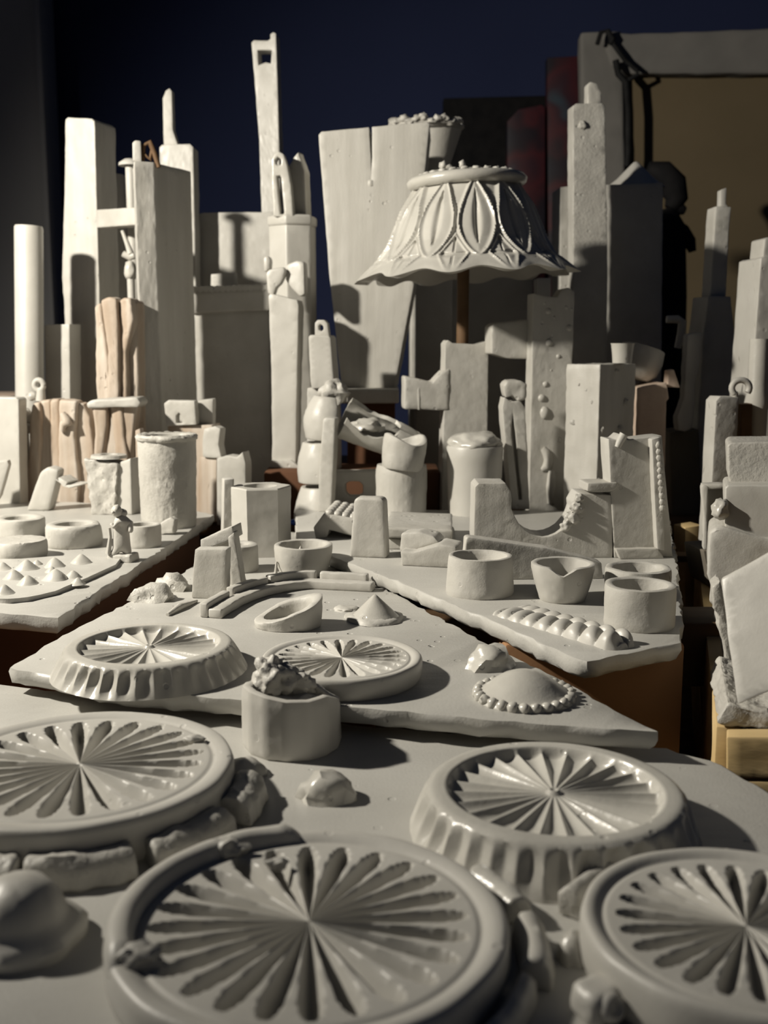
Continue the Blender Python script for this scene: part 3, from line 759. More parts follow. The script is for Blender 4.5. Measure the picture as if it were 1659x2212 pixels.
# sheet with cone studs
t = root('studded_sheet', P(110, 1250, LEFT), 'flat ragged sheet covered with little cone studs', 'plaster sheet')
loop = [P(x, y, LEFT) for x, y in ((-160, 1222), (60, 1214), (180, 1206), (262, 1212), (250, 1228), (190, 1256), (120, 1286), (60, 1300), (20, 1304), (-60, 1300), (-200, 1290))]
bm = bmesh.new(); lo = [bm.verts.new(q) for q in loop]; hi = [bm.verts.new(q+Vector((0, 0, .003))) for q in loop]; n = len(loop)
for i in range(n): bm.faces.new((lo[i], lo[(i+1) % n], hi[(i+1) % n], hi[i]))
bm.faces.new(hi); bm.faces.new(lo[::-1]); roughen(bm, .0005, .007, 110); obj('sheet', bm, 'board', t, 50)
for px, py, r in ((6, 1232, 20), (58, 1232, 26), (118, 1226, 24), (176, 1218, 24), (30, 1252, 24), (120, 1254, 28), (158, 1250, 20), (60, 1264, 24), (10, 1284, 24), (112, 1238, 16), (168, 1262, 16), (-40, 1260, 24), (80, 1222, 14)):
    q = P(px, py, LEFT+.002); bm = bmesh.new(); cone_on(bm, q, r*mpp(py, q.y), r*mpp(py, q.y)*.95, 18, 1.3, .12)
    obj('cone_stud', bm, 'glazed', t, 60)
# figurine
def skin_mesh(name, joints, edges, mat, parent, sub=2):
    me = bpy.data.meshes.new(name+'_skin'); me.from_pydata([Vector(j[0]) for j in joints], edges, [])
    o = bpy.data.objects.new(name+'_skin', me); COL.objects.link(o)
    m = o.modifiers.new('s', 'SKIN')
    for i, j in enumerate(joints): me.skin_vertices[0].data[i].radius = (j[1], j[1])
    me.skin_vertices[0].data[0].use_root = True
    s = o.modifiers.new('d', 'SUBSURF'); s.levels = sub; s.render_levels = sub
    dg = bpy.context.evaluated_depsgraph_get(); dg.update()
    ev = o.evaluated_get(dg); bm = bmesh.new(); bm.from_mesh(ev.to_mesh()); ev.to_mesh_clear()
    bpy.data.objects.remove(o, do_unlink=True)
    return obj(name, bm, mat, parent, 60)
q = P(262, 1212, LEFT); Yf = q.y; mm = mpp(1160, Yf)
def fp(px, py, dy=0): return Q(px, py, Yf+dy)
t = root('plaster_figurine', q, 'tiny pale robed figurine on a block, before the half hidden ring', 'figurine')
J = [(fp(260, 1164, .002), 19*mm), (fp(262, 1140, .002), 17*mm), (fp(264, 1124, .002), 16*mm), (fp(258, 1113, .0), 8*mm),
     (fp(254, 1128, -.004), 6*mm), (fp(246, 1140, -.006), 5*mm), (fp(240, 1130, -.004), 5*mm),
     (fp(282, 1130, 0), 7*mm), (fp(282, 1152, -.003), 6*mm), (fp(254, 1186, -.002), 10*mm), (fp(242, 1200, -.003), 7*mm), (fp(272, 1186, 0), 11*mm), (fp(280, 1200, 0), 9*mm)]
skin_mesh('body', J, [(0, 1), (1, 2), (2, 3), (2, 4), (4, 5), (5, 6), (2, 7), (7, 8), (0, 9), (9, 10), (0, 11), (11, 12)], 'plaster', t)
bm = bmesh.new(); ball(bm, fp(252, 1104, -.001), 12.5*mm, 3, (.9, 1, 1.1), .2); ball(bm, fp(262, 1110, .002), 12*mm, 3, (1.1, .8, 1.0), .2); ball(bm, fp(244, 1107, -.006), 3.5*mm, 2); obj('head', bm, 'plaster', t, 60)
bm = bmesh.new(); obox(bm, fp(266, 1204, .002), (56*mm, .016, 20*mm), -.2); sharp_bevel(bm, .0015); roughen(bm, .0008, .004, 120); obj('plinth', bm, 'plaster', t, 45)
bm = bmesh.new(); tube(bm, [fp(234, 1196, -.004), fp(238, 1160, -.003), fp(236, 1140, -.003)], [6*mm, 4*mm, 4*mm], 8); obj('staff', bm, 'plaster', t)
# tall open cylinder
c, R, h = cupspec(366, 1146, 944, 62, LEFT)
bm = ring_bm(c, R, h, R*.26, .06, .8, 48, .012, 0)
roughen(bm, .0007, .006, 120)
t = root('open_cylinder', c, 'tall open cylinder with a crumbly rim at the back of the stud board', 'plaster cylinder')
obj('cylinder_wall', bm, 'rough', t, 45)
bm = bmesh.new(); lathe(bm, c+Vector((0, 0, h-.0025)), [(R*.97, -.003), (R*1.06, -.0015), (R*1.08, .001), (R*1.02, .003), (R*.9, .003)], 40, True, .08, 120); roughen(bm, .0008, .004, 200); obj('crumbly_rim', bm, 'rough', t, 50)
# rough tapered block, dragon-head piece
Y0 = P(240, 1112, LEFT).y
t = root('rough_post', Q(240, 1118, Y0), 'rough tapering post with a small hole in its top, left of the open cylinder', 'plaster post')
bm = poly_bm([(182, 993), (240, 1000), (254, 1002), (254, 'b'), (206, 'b')], Y0, .030, -.12, LEFT); sharp_bevel(bm, .001); roughen(bm, .0020, .004, 140); obj('rough_face', bm, 'rough', t, 45)
bm = poly_bm([(248, 1002), (282, 990), (292, 'b'), (250, 'b')], Y0+.001, .028, -.3, LEFT); sharp_bevel(bm, .001); roughen(bm, .0003, .006); obj('smooth_face', bm, 'smooth', t, 45)
bm = bmesh.new(); q = Q(236, 989, Y0+.014); lathe(bm, q, [(0, .0012), (.008, .0012), (.0085, .0035), (.017, .0030), (.018, 0), (0, 0)], 24, wob=.05); obj('hole_collar', bm, 'rough', t, 50)
Y0 = P(110, 1104, LEFT).y
t = root('bent_neck', Q(105, 1105, Y0), 'bent upright with a beak-like head, before the tan streaked bundles', 'plaster piece')
S('neck', '', '', [(86, 1020), (104, 1008), (126, 1016), (122, 1036), (117, 1056), (116, 'b'), (68, 'b'), (74, 1050)], Y0, .018, -.1, LEFT, (), .0025, .0005, .006, parent=t)
S('head', '', '', [(106, 1010), (124, 1004), (176, 1034), (178, 1046), (148, 1056), (120, 1036)], Y0-.006, .022, -.25, None, [[(126, 1030), (146, 1042), (140, 1048), (124, 1040)]], .001, .0007, .005, parent=t)
S('tilted_slab', 'thin tilted slab at the left picture edge, behind the rings', 'plaster slab', [(-60, 1000), (16, 995), (19, 1004), (0, 1072), (-4, 'b'), (-70, 'b')], P(0, 1100, LEFT).y, .012, .1, LEFT, (), .001, .0003)

# ------------------------------------------------------------------ behind the right board
BZ = 0.0
def TW(name, label, cat, pts, Y, th, yaw=0, zb=BZ, **kw):
    k = dict(bev=.0008, rough=.0005, L=.009); k.update(kw)
    return S(name, label, cat, pts, Y, th, yaw, zb, **k)
t = root('rough_post', Q(1296, 1120, 1.0), 'squat rough painted post with peeling streaks, right of the blistered upright', 'plaster post')
PR('post_body', '', '', [(1224, 1.03), (1297, 1.00), (1374, 1.045), (1310, 1.085)], 786, RIGHT, None, 'brushed', .0010, .0009, .006, 70, parent=t)
bm = bmesh.new()
for px, py, r, e in ((1252, 830, 4, 1), (1268, 842, 5, .8), (1280, 868, 5, 1), (1240, 912, 8, .9), (1290, 1000, 5, 1.6), (1292, 1040, 6, 1.4), (1330, 800, 7, .7), (1352, 868, 6, 1.5), (1340, 930, 7, 2), (1300, 930, 4, 2)):
    ball(bm, Q(px, py, 1.0 + (.03*(1297-px)/73 if px < 1297 else .045*(px-1297)/77)), r*mpp(py, 1.0), 2, (1, .6, e), .5)
obj('peeling_crust', bm, 'rough', t, 55)
t = root('blistered_upright', Q(1190, 1120, 1.08), 'tall flat upright covered with blisters and a bean-shaped bump, notched top', 'plaster upright')
YU = 1.085
TW('upright', '', '', [(1152, 634), (1178, 640), (1204, 642), (1216, 624), (1228, 621), (1241, 630), (1232, 'b'), (1146, 'b')], YU, .024, .12, 0, parent=t)
for px, py, r, e in ((1184, 672, 8, 1), (1196, 686, 6, 1), (1222, 664, 6, 1), (1234, 668, 5, 1), (1228, 708, 8, 1), (1185, 740, 9, 1.1), (1206, 770, 6, 1), (1178, 830, 7, 1), (1170, 860, 9, 1), (1176, 892, 11, 1.45), (1208, 950, 7, 1), (1176, 655, 5, 1), (1200, 712, 4, 1), (1190, 800, 4, 1)):
    bm = bmesh.new(); ball(bm, Q(px, py, YU+.0008+(px-1190)*mpp(py, YU)*.12), r*mpp(py, YU), 2, (1, .75, e), .12); obj('blister', bm, 'smooth', t, 60)
bm = bmesh.new(); tube(bm, [Q(x, y, YU+.001) for x, y in ((1172, 968), (1180, 978), (1186, 992), (1182, 1008), (1170, 1016))], [.0035, .005, .006, .006, .003], 12); obj('bean', bm, 'smooth', t, 60)
bm = bmesh.new(); tube(bm, [Q(x, y, YU) for x, y in ((1192, 1016), (1192, 1050), (1190, 1088))], [.004, .006, .0035], 12); obj('long_blister', bm, 'smooth', t, 60)
TW('split_peg', 'split wooden-peg-like upright with a long dark slit, left of the blistered upright', 'plaster peg',
   [(1085, 880), (1090, 858), (1104, 868), (1124, 866), (1134, 880), (1140, 1000), (1142, 'b'), (1104, 'b'), (1092, 960)], 1.035, .022, .08, RIGHT,
   holes=[[(1108, 896), (1113, 930), (1120, 1000), (1128, 1080), (1121, 1080), (1112, 1000), (1105, 930)]], rough=.0006, L=.006)
S('peg_head', 'small rough lump perched on the split peg', 'plaster lump', [(1088, 832), (1096, 823), (1124, 823), (1138, 830), (1136, 862), (1120, 868), (1108, 856), (1092, 860)], 1.033, .022, .05, None, (), .002, .0012, .005)
t = root('bracket_tower', Q(1010, 1080, 1.12), 'flat upright with a step-shaped bracket jutting left, behind the capped cylinder', 'plaster tower')
TW('upright', '', '', [(962, 742), (968, 734), (978, 741), (1030, 744), (1056, 736), (1052, 'b'), (954, 'b')], 1.12, .026, .12, 0, parent=t)
S('bracket', '', '', [(874, 812), (902, 818), (934, 826), (946, 812), (956, 802), (972, 796), (970, 886), (936, 886), (874, 884)], 1.115, .028, .10, None, (), .002, .0007, .007, parent=t)
S('bracket_rib', '', '', [(900, 818), (908, 819), (908, 886), (903, 886)], 1.1135, .006, .10, None, (), .001, .0004, .006, parent=t)
S('hinged_block', 'tilted block bridging the step bracket upright and the blistered upright', 'plaster block', [(1062, 706), (1070, 698), (1142, 690), (1150, 696), (1146, 776), (1094, 774), (1062, 764)], 1.10, .030, .15, None, (), .0018, .0005, .007)
TW('slim_post', 'slim post whose lit square top shows under the right lip of the bowl cast', 'plaster post', [(1161, 601), (1190, 600), (1192, 'b'), (1162, 'b')], 1.215, .03, 0)
# tall posts and box behind
t = root('tall_square_post', Q(1285, 900, 1.26), 'tall square post with a thumb-like stub on top, right of the bowl cast', 'plaster tower')
TW('post', '', '', [(1238, 228), (1246, 223), (1300, 223), (1307, 230), (1313, 600), (1322, 'b'), (1252, 'b')], 1.26, .023, .10, BZ, mat='rough', rough=.0006, parent=t)
S('stub', '', '', [(1269, 226), (1269, 182), (1276, 175), (1290, 180), (1300, 200), (1300, 222), (1288, 226)], 1.27, .016, .1, None, (), .002, .0006, .006, parent=t)
bm = bmesh.new(); ball(bm, Q(1258, 270, 1.258), .004, 3, (1, .6, 1.3), .4); obj('blob', bm, 'rough', t, 60)
t = root('box_tower', Q(1375, 900, 1.34), 'wide box tower in deep shade with a pointed conical cap', 'plaster tower')
TW('box', '', '', [(1290, 400), (1432, 394), (1442, 'b'), (1300, 'b')], 1.318, .075, 0, BZ, parent=t)
q = Q(1372, 397, 1.355); mq = mpp(397, 1.355); q.z = Q(1372, 398, 1.318).z
bm = bmesh.new(); lathe(bm, q, [(0, 0), (62*mq, 0), (63*mq, .001), (40*mq, 20*mq), (14*mq, 46*mq), (6*mq, 54*mq), (0, 57*mq)], 36, wob=.03); obj('cone_cap', bm, 'smooth', t, 50)
TW('plain_tower', 'plain tower with a bright flat top left of the tall square post', 'plaster tower', [(1211, 404), (1260, 400), (1264, 'b'), (1216, 'b')], 1.34, .05, .05)
# cup piece, shell and clay block on the right
S('clay_pillar', 'pinkish bare clay pillar carrying the curved shell', 'clay pillar', [(1376, 838), (1440, 826), (1446, 862), (1440, 866), (1434, 'b'), (1372, 'b')], 1.10, .05, .05, 0, (), .0015, .0006, .009, 60, 'pink')
c = Q(1402, 782, 1.10); m1 = mpp(780, 1.10)
bm = bmesh.new()
lathe(bm, (0, 0, 0), [(0, -44*m1), (30*m1, -40*m1), (45*m1, -24*m1), (50*m1, 4*m1), (48*m1, 30*m1), (44*m1, 30*m1), (44*m1, 0), (36*m1, -22*m1), (0, -32*m1)], 40, wob=.05, wsc=40)
for v in bm.verts: v.co = Matrix.Rotation(.30, 3, 'Y') @ Matrix.Rotation(-.12, 3, 'X') @ v.co + c + Vector((0, .04, 0))
roughen(bm, .0008, .008, 80)
tag(obj('curved_shell', bm, 'plaster', None, 45), 'broken curved bowl shell perched above the squat rough post', 'plaster shell')
c = Q(1344, 784, 1.02); bm = bmesh.new(); r = 25*mpp(780, 1.02)
lathe(bm, c, [(0, 0), (r*.82, 0), (r*.9, r*.8), (r, r*1.55), (r*1.06, r*1.68), (r*.9, r*1.68), (r*.8, r*1.2), (0, r*1.1)], 28, wob=.03)
tag(obj('tiny_cup', bm, 'glazed', None, 45), 'tiny glossy cup standing on the squat rough post', 'cup')
S('clay_flake', 'small pointed clay flake sticking out under the curved shell', 'clay flake', [(1444, 800), (1456, 798), (1470, 838), (1442, 836)], 1.11, .012, .1, None, (), .001, .0006, .006, 60, 'pink')
# right edge group
t = root('stepped_spire', Q(1550, 900, 1.18), 'tall stepped spire, dark below with a bright tip, at the right', 'plaster spire')
TW('lower_tier', '', '', [(1530, 640), (1579, 640), (1588, 740), (1592, 'b'), (1500, 'b'), (1518, 740)], 1.18, .05, .05, BZ, parent=t)
S('middle_tier', '', '', [(1543, 492), (1547, 445), (1580, 447), (1576, 494), (1568, 642), (1534, 642)], 1.19, .028, .05, None, (), .0012, .0004, parent=t)
S('tip', '', '', [(1556, 446), (1557, 410), (1570, 405), (1569, 440), (1574, 448)], 1.195, .012, .05, None, (), .0012, .0004, parent=t)
S('light_strip', 'pale crooked strip of plaster left of the stepped spire', 'plaster strip', [(1486, 722), (1518, 718), (1514, 780), (1502, 830), (1500, 900), (1494, 926), (1480, 932), (1466, 930), (1464, 900), (1478, 860)], 1.15, .012, .2, None, (), .0015, .0007, .007)
bm = bmesh.new(); tube(bm, [Q(x, y, 1.2) for x, y in ((1440, 690), (1464, 690), (1474, 696), (1472, 720), (1464, 752))], [.004, .0045, .005, .005, .004], 8)
tag(obj('plaster_hook', bm, 'plaster', None, 50), 'small pale hook poking out in the dark left of the light strip', 'plaster hook')
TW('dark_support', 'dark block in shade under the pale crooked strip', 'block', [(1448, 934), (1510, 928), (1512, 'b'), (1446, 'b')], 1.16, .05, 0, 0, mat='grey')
TW('edge_tower', 'square tower cut off by the right edge, with a small block on top', 'plaster tower', [(1644, 558), (1652, 554), (1720, 552), (1720, 'b'), (1616, 'b')], 1.05, .05, .1, mat='smooth')
S('edge_stub', 'small block topping the square tower at the right edge', 'plaster block', [(1648, 556), (1652, 516), (1662, 512), (1700, 514), (1700, 556)], 1.055, .03, .1, None, (), .0015, .0004)
t = root('rod_upright', Q(1640, 950, .98), 'glossy round rod standing behind the stacked slabs at the right edge', 'plaster rod')
q = Q(1642, 732, .98); mq = mpp(732, .98); qb = Q(1630, 1000, .98); qb.z = BZ
bm = bmesh.new(); tube(bm, [qb, qb.lerp(q, .5), qb.lerp(q, .66), qb.lerp(q, .70), qb.lerp(q, .76), q], [24*mq, 22*mq, 23*mq, 27*mq, 22*mq, 22*mq], 24); obj('rod', bm, 'glazed', t, 50)
TW('narrow_upright', 'narrow upright slat with a rounded blob, left of the glossy round rod', 'plaster upright', [(1547, 866), (1556, 856), (1596, 858), (1592, 960), (1584, 'b'), (1530, 'b')], .95, .02, .18, 0, rough=.0007)
bm = bmesh.new()
q = Q(1600, 838, .955); mq = mpp(838, .955)
tube(bm, [q+Vector((math.cos(a)*19*mq, 0, math.sin(a)*17*mq)) for a in [PI*1.25-PI*1.45*i/14 for i in range(15)]] , [7*mq]*15, 10)
tube(bm, [q+Vector((-12*mq, 0, -10*mq)), q+Vector((-6*mq, .002, -32*mq))], 7*mq, 8)
tag(obj('loop_clip', bm, 'plaster', None, 50), 'curled loop of plaster sitting on the narrow upright slat', 'plaster loop')
TW('thin_dark_slat', 'brown slat in shade between the narrow upright and the glossy rod', 'wooden slat', [(1602, 874), (1626, 872), (1618, 'b'), (1596, 'b')], .965, .012, .1, 0, mat='darkwood')
# stack of slabs on the crate
t = root('wooden_crate', P(1640, 1640, 0), 'pale pine crate at the right edge under the stacked slabs', 'crate')
CZ = .004
YC = P(1575, 1590, CZ).y
for i in range(2):
    S('front_board', '', '', [(1570, 1592+i*95), (1800, 1592+i*95), (1800, 1684+i*95), (1570, 1684+i*95)], YC, .012, -.30, None, (), .001, .0003, .01, 60, 'wood', ax=1570, parent=t)
a = P(1568, 1592, CZ); 
def crate_board(nm, x0, y0, x1, y1, z0, z1, w=.012):
    d = Vector((x1-x0, y1-y0, 0)); L_ = d.length; ang = math.atan2(d.y, d.x)
    bm = bmesh.new(); obox(bm, Vector(((x0+x1)/2, (y0+y1)/2, (z0+z1)/2)), (L_, w, z1-z0), ang); sharp_bevel(bm, .001); return obj(nm, bm, 'wood', t)
xa, ya = a.x+.006, a.y+.014
xb, yb = a.x+.150, a.y+.55
crate_board('side_board', xa, ya, xb, yb, -.055, CZ-.0005)
crate_board('side_board', xa, ya, xb, yb, -.12, -.058)
for k in range(5):
    yy = a.y+.012+k*.108; xx = a.x+.020+.144*(k+1)*.2
    bm = bmesh.new(); box(bm, (xx, yy, CZ-.010), (xx+.22, yy+.104, CZ)); sharp_bevel(bm, .001); obj('lid_board', bm, 'wood', t)
crate_board('corner_post', a.x+.012, a.y+.03, a.x+.027, a.y+.034, -.12, CZ-.011, .02)
# base chunk and the big white block on it
bm = poly_bm([(1550, 1562), (1560, 1540), (1572, 1518), (1604, 1530), (1660, 1542), (1800, 1540), (1800, 'b'), (1566, 'b')], YC+.012, .08, -.25, CZ, ax=1570)
sharp_bevel(bm, .0015); roughen(bm, .0014, .004, 120)
tag(obj('base_chunk', bm, 'rough', None, 50), 'rough-hewn plaster chunk on the crate, under the big white block', 'plaster chunk')
Yw = YC+.004
bm = poly_bm([(1556, 1250), (1572, 1242), (1600, 1226), (1660, 1192), (1860, 1080), (1880, 1440), (1660, 1494), (1592, 1523), (1586, 1480), (1580, 1436), (1570, 1370), (1562, 1300)], Yw+.016, .05, -.65, None, (), 1590, -.45)
sharp_bevel(bm, .0012); roughen(bm, .0004, .006, 60)
tag(obj('white_block', bm, 'smooth', None, 45), 'big bright white block with a slanted top edge, cut off at the right', 'plaster block')
bm = poly_bm([(1540, 1268), (1556, 1254), (1566, 1300), (1574, 1370), (1584, 1436), (1594, 1520), (1576, 1520), (1568, 1480), (1570, 1430), (1562, 1384), (1550, 1350), (1552, 1330), (1541, 1312)], Yw+.085, .02, -.2, None, (), 1580)
sharp_bevel(bm, .001); roughen(bm, .0009, .004, 130)
tag(obj('jagged_sliver', bm, 'rough', None, 50), 'jagged vertical sliver along the left side of the big white block', 'plaster sliver')
YS = P(1560, 1330, CZ).y
TW('stack_slab', 'lowest wide block of the right-hand stack, behind the big white block', 'plaster block', [(1532, 1150), (1545, 1140), (1562, 1138), (1640, 1160), (1720, 1168), (1720, 'b'), (1566, 'b'), (1556, 1320), (1528, 1240)], .71, .05, -.28, CZ, ax=1540, rough=.0008, bev=.002)
TW('stack_slab', 'middle block of the right-hand stack with a glossy blob on its left side', 'plaster block', [(1566, 1054), (1572, 1048), (1720, 1048), (1720, 1172), (1600, 1158), (1566, 1166)], .712, .05, -.28, None, ax=1566, mat='smooth', bev=.0028, seg=3)
TW('stack_slab', 'topmost pitted block of the right-hand stack', 'plaster block', [(1571, 962), (1578, 956), (1720, 954), (1720, 1050), (1578, 1048), (1573, 1030)], .730, .05, -.28, None, ax=1571, mat='rough', bev=.0028, seg=3)
bm = bmesh.new(); ball(bm, Q(1556, 1100, .712), .0065, 3, (.9, 1, 1.1), .3)
tag(obj('glossy_blob', bm, 'glazed', None, 60), 'glossy blob stuck to the left side of the middle stack block', 'plaster blob')
t = root('channel_piece', Q(1535, 1180, .78), 'upright U-shaped channel piece left of the stacked blocks', 'plaster channel')
S('left_flange', '', '', [(1514, 1052), (1520, 1046), (1530, 1050), (1530, 1190), (1518, 1188), (1520, 1120)], .775, .012, -.2, None, (), .0012, .0005, .006, parent=t)
S('top_flange', '', '', [(1516, 1046), (1566, 1046), (1566, 1056), (1516, 1058)], .775, .012, -.2, None, (), .0012, .0005, .006, parent=t)
S('web', '', '', [(1526, 1054), (1566, 1054), (1566, 1190), (1526, 1190)], .786, .008, -.2, None, (), .0012, .0004, .006, parent=t)
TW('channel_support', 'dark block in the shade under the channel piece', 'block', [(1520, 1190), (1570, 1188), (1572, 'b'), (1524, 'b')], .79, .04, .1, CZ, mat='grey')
S('pine_offcut', 'small pale pine offcut standing in the dark gap left of the stack', 'wood offcut', [(1480, 1140), (1518, 1134), (1520, 'b'), (1478, 'b')], .98, .02, .3, -.10, (), .001, 0, .01, 60, 'wood')
S('pine_bar', 'low brown bar lying across the dark gap', 'wood bar', [(1450, 1200), (1530, 1202), (1530, 1216), (1450, 1214)], .94, .02, 0, None, (), .001, 0, .01, 60, 'darkwood')

# ------------------------------------------------------------------ centre back: arch of shells
YA = 1.045
def shell(label, cx, yt, yb, r, rt, rb, tilt, Y=YA+.012):
    """a thick barrel-shaped shell, open on its right side"""
    m0 = mpp(yt, Y); c0 = Q(cx, yb, Y); zt_ = Q(cx, yt, Y).z; hh = zt_-c0.z; bm = bmesh.new()
    prof = []
    for i in range(9):
        k = i/8; prof.append(((rb+(rt-rb)*k + (r-(rb+rt)/2)*math.sin(PI*k))*m0, hh*k))
    prof = [(p[0], p[1]) for p in prof] + [(p[0]-11*m0, p[1]) for p in prof[::-1]]
    n_ = 30; rings = []
    for (rr, z) in prof:
        rings.append([bm.verts.new((rr*math.cos(a), rr*math.sin(a), z)) for a in [math.radians(62)+math.radians(236)*i/n_ for i in range(n_+1)]])
    for q0, q1 in zip(rings, rings[1:]+rings[:1]):
        for i in range(n_): bm.faces.new((q0[i], q0[i+1], q1[i+1], q1[i]))
    bm.faces.new([q[0] for q in rings]); bm.faces.new([q[-1] for q in rings][::-1])
    for v in bm.verts: v.co = Matrix.Rotation(tilt, 3, 'Y') @ v.co + c0
    sharp_bevel(bm, .001, 2, 50); roughen(bm, .0005, .005, 80)
    return tag(obj('curved_shell', bm, 'smooth', None, 45), label, 'plaster shell', 'stacked shells of the arch')
shell('top shell of the stacked three, crumbly lump leaning on it', 704, 856, 950, 52, 34, 44, .10)
shell('middle shell of the stacked three, left of the vertical strip', 700, 954, 1040, 56, 44, 56, -.02)
shell('bottom shell of the stacked three, above the blue bead', 698, 1050, 1118, 58, 46, 64, -.02)
bm = bmesh.new(); ball(bm, Q(722, 848, YA+.02), .0125, 3, (1.2, 1, .9), .4, 60); roughen(bm, .0008, .005, 150)
tag(obj('plaster_lump', bm, 'rough', None, 55), 'crumbly lump on the peak of the arch of shells', 'plaster lump')
S('vertical_strip', 'upright bent strip standing beside the stacked shells', 'plaster strip', [(698, 906), (704, 902), (724, 904), (722, 960), (718, 1040), (716, 'b'), (688, 'b'), (690, 1000)], 1.02, .016, -.2, RIGHT, (), .0012, .0004, .006)
# leaning broken tube
t = root('leaning_tube', Q(820, 920, 1.03), 'broken tube leaning down to the right across the arch, torn open on top', 'plaster tube')
a, b = Q(744, 902, 1.045), Q(902, 972, 1.055); r0 = 47*mpp(920, 1.04)
dv = (b-a); L_ = dv.length; dv.normalize(); up = Vector((0, -.62, .80)); s = dv.cross(up).normalized(); up = s.cross(dv).normalized()
bm = bmesh.new(); na, nl = 22, 18
def tp(i, j, r):
    k = i/nl; g = 1.25 + .75*math.sin(min(1, k/.6)*PI) + .25*noise.noise(Vector((k*9, 3, 1)))
    if k > .62: g = .25
    ang = PI/2 + g*.62 + (2*PI - 1.24*g)*j/na
    rr = r*(1-.22*k)
    return a + dv*L_*k + (s*math.cos(ang) + up*math.sin(ang))*rr
out = [[bm.verts.new(tp(i, j, r0)) for j in range(na+1)] for i in range(nl+1)]
inn = [[bm.verts.new(tp(i, j, r0*.80)) for j in range(na+1)] for i in range(nl+1)]
for i in range(nl):
    for j in range(na):
        bm.faces.new((out[i][j], out[i][j+1], out[i+1][j+1], out[i+1][j])); bm.faces.new((inn[i][j], inn[i+1][j], inn[i+1][j+1], inn[i][j+1]))
    for j in (0, na): bm.faces.new((out[i][j], out[i+1][j], inn[i+1][j], inn[i][j]))
for i in (0, nl):
    for j in range(na): bm.faces.new((out[i][j], out[i][j+1], inn[i][j+1], inn[i][j]))
roughen(bm, .0006, .006, 90); obj('tube_wall', bm, 'glazed', t, 45)
bm = bmesh.new(); ball(bm, a+dv*L_*.30+up*r0*.10-s*r0*.0, r0*.62, 3, (1.3, .8, .6), .5); obj('torn_filling', bm, 'glazed', t, 55)
c = Q(868, 1012, 1.0); mc = mpp(985, 1.0)
bm = ring_bm(Vector((0, 0, 0)), 48*mc, 66*mc, 12*mc, .12, .35, 36, .06, .05)
for v in bm.verts:
    if v.co.z > 50*mc: v.co.z += 10*mc*math.sin(math.atan2(v.co.y, v.co.x)*2+.5)*(v.co.z-50*mc)/(16*mc)
    v.co = Matrix.Rotation(.12, 3, 'Y') @ v.co + c
roughen(bm, .0006, .005, 90)
tag(obj('chipped_cup', bm, 'plaster', None, 45), 'chipped bright cup leaning at the low end of the broken tube', 'cup')
c, R, h = cupspec(868, 1118, 1010, 55, RIGHT)
bm = bmesh.new(); lathe(bm, c, [(0, 0), (R*.97, 0), (R, h*.4), (R*1.0, h*.9), (R*.95, h), (0, h)], 36, wob=.05, wsc=30); roughen(bm, .0005, .006, 80)
tag(obj('stout_cylinder', bm, 'plaster', None, 45), 'stout smooth cylinder carrying the chipped bright cup', 'plaster cylinder')
S('window_plate', 'upright plate with a rounded square window, under the leaning tube', 'plaster plate', [(720, 1018), (812, 1016), (822, 'b'), (718, 'b')], 1.06, .016, -.05, RIGHT, [[(746, 1046), (754, 1040), (776, 1040), (784, 1048), (784, 1066), (776, 1072), (754, 1072), (746, 1064)]], .0015, .0004, .007)
bm = bmesh.new(); ball(bm, Q(637, 1128, 1.0), .0040, 3, (1.3, 1, .8))
tag(obj('blue_bead', bm, 'blue', None, 60), 'tiny shiny blue bead beside the bottom shell', 'bead')
# key-topped tower
t = root('key_tower', Q(695, 850, 1.14), 'little pale tower with a keyhole ring on top, before the big tapered block', 'plaster tower')
S('tower_body', '', '', [(666, 728), (670, 724), (710, 724), (714, 730), (722, 838), (672, 840), (668, 780)], 1.135, .030, -.15, None, (), .0015, .0005, .007, parent=t)
S('key_ring', '', '', [(680, 728), (680, 698), (686, 691), (700, 691), (707, 698), (711, 727)], 1.140, .010, -.15, None, [[(688, 704), (692, 700), (698, 704), (699, 712), (694, 716), (688, 712)]], .0008, 0, .007, parent=t)
TW('tower_foot', '', '', [(664, 838), (724, 836), (728, 'b'), (664, 'b')], 1.140, .030, -.15, .052, parent=t)
# big tapered block, its ledge and lacy crust
YB = 1.222
t = root('tapered_block', Q(830, 838, YB), 'big block tapering downward with a crack in its top, behind the bowl cast', 'plaster block')
S('block_body', '', '', [(688, 291), (694, 284), (797, 275), (801, 340), (802, 372), (804, 340), (803.5, 274), (922, 263), (928, 268), (893, 620), (852, 838), (738, 838), (712, 600)], YB, .09, -.06, None, (), .0009, .0004, .010, 60, 'brushed', parent=t)
for px, py, r in ((802, 396, 9), (812, 420, 5), (798, 410, 5), (826, 468, 5)):
    bm = bmesh.new(); ball(bm, Q(px, py, YB+.0015), r*mpp(py, YB), 2, (1, .5, 1.2), .4); obj('knot', bm, 'rough', t, 60)
zl = Q(800, 838, YB).z
bm = bmesh.new(); a = Q(736, 838, 1.19); b = Q(862, 838, 1.19); box(bm, (a.x, 1.19, zl-.016), (b.x, 1.39, zl)); sharp_bevel(bm, .002); roughen(bm, .0004, .01)
tag(obj('ledge_plank', bm, 'plaster', None, 45), 'thick pale plank ledge under the big tapered block', 'plank')
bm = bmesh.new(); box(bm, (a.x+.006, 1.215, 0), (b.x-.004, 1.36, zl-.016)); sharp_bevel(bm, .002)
tag(obj('ledge_support', bm, 'shaded_card', None), 'brown cardboard block in shade holding up the pale plank ledge', 'box')
q = Q(920, 278, 1.375); r_ = 78*mpp(280, 1.32)
t = root('lacy_crown', q, 'lacy frilled crown of plaster loops perched at the back of the tapered block', 'plaster crown')
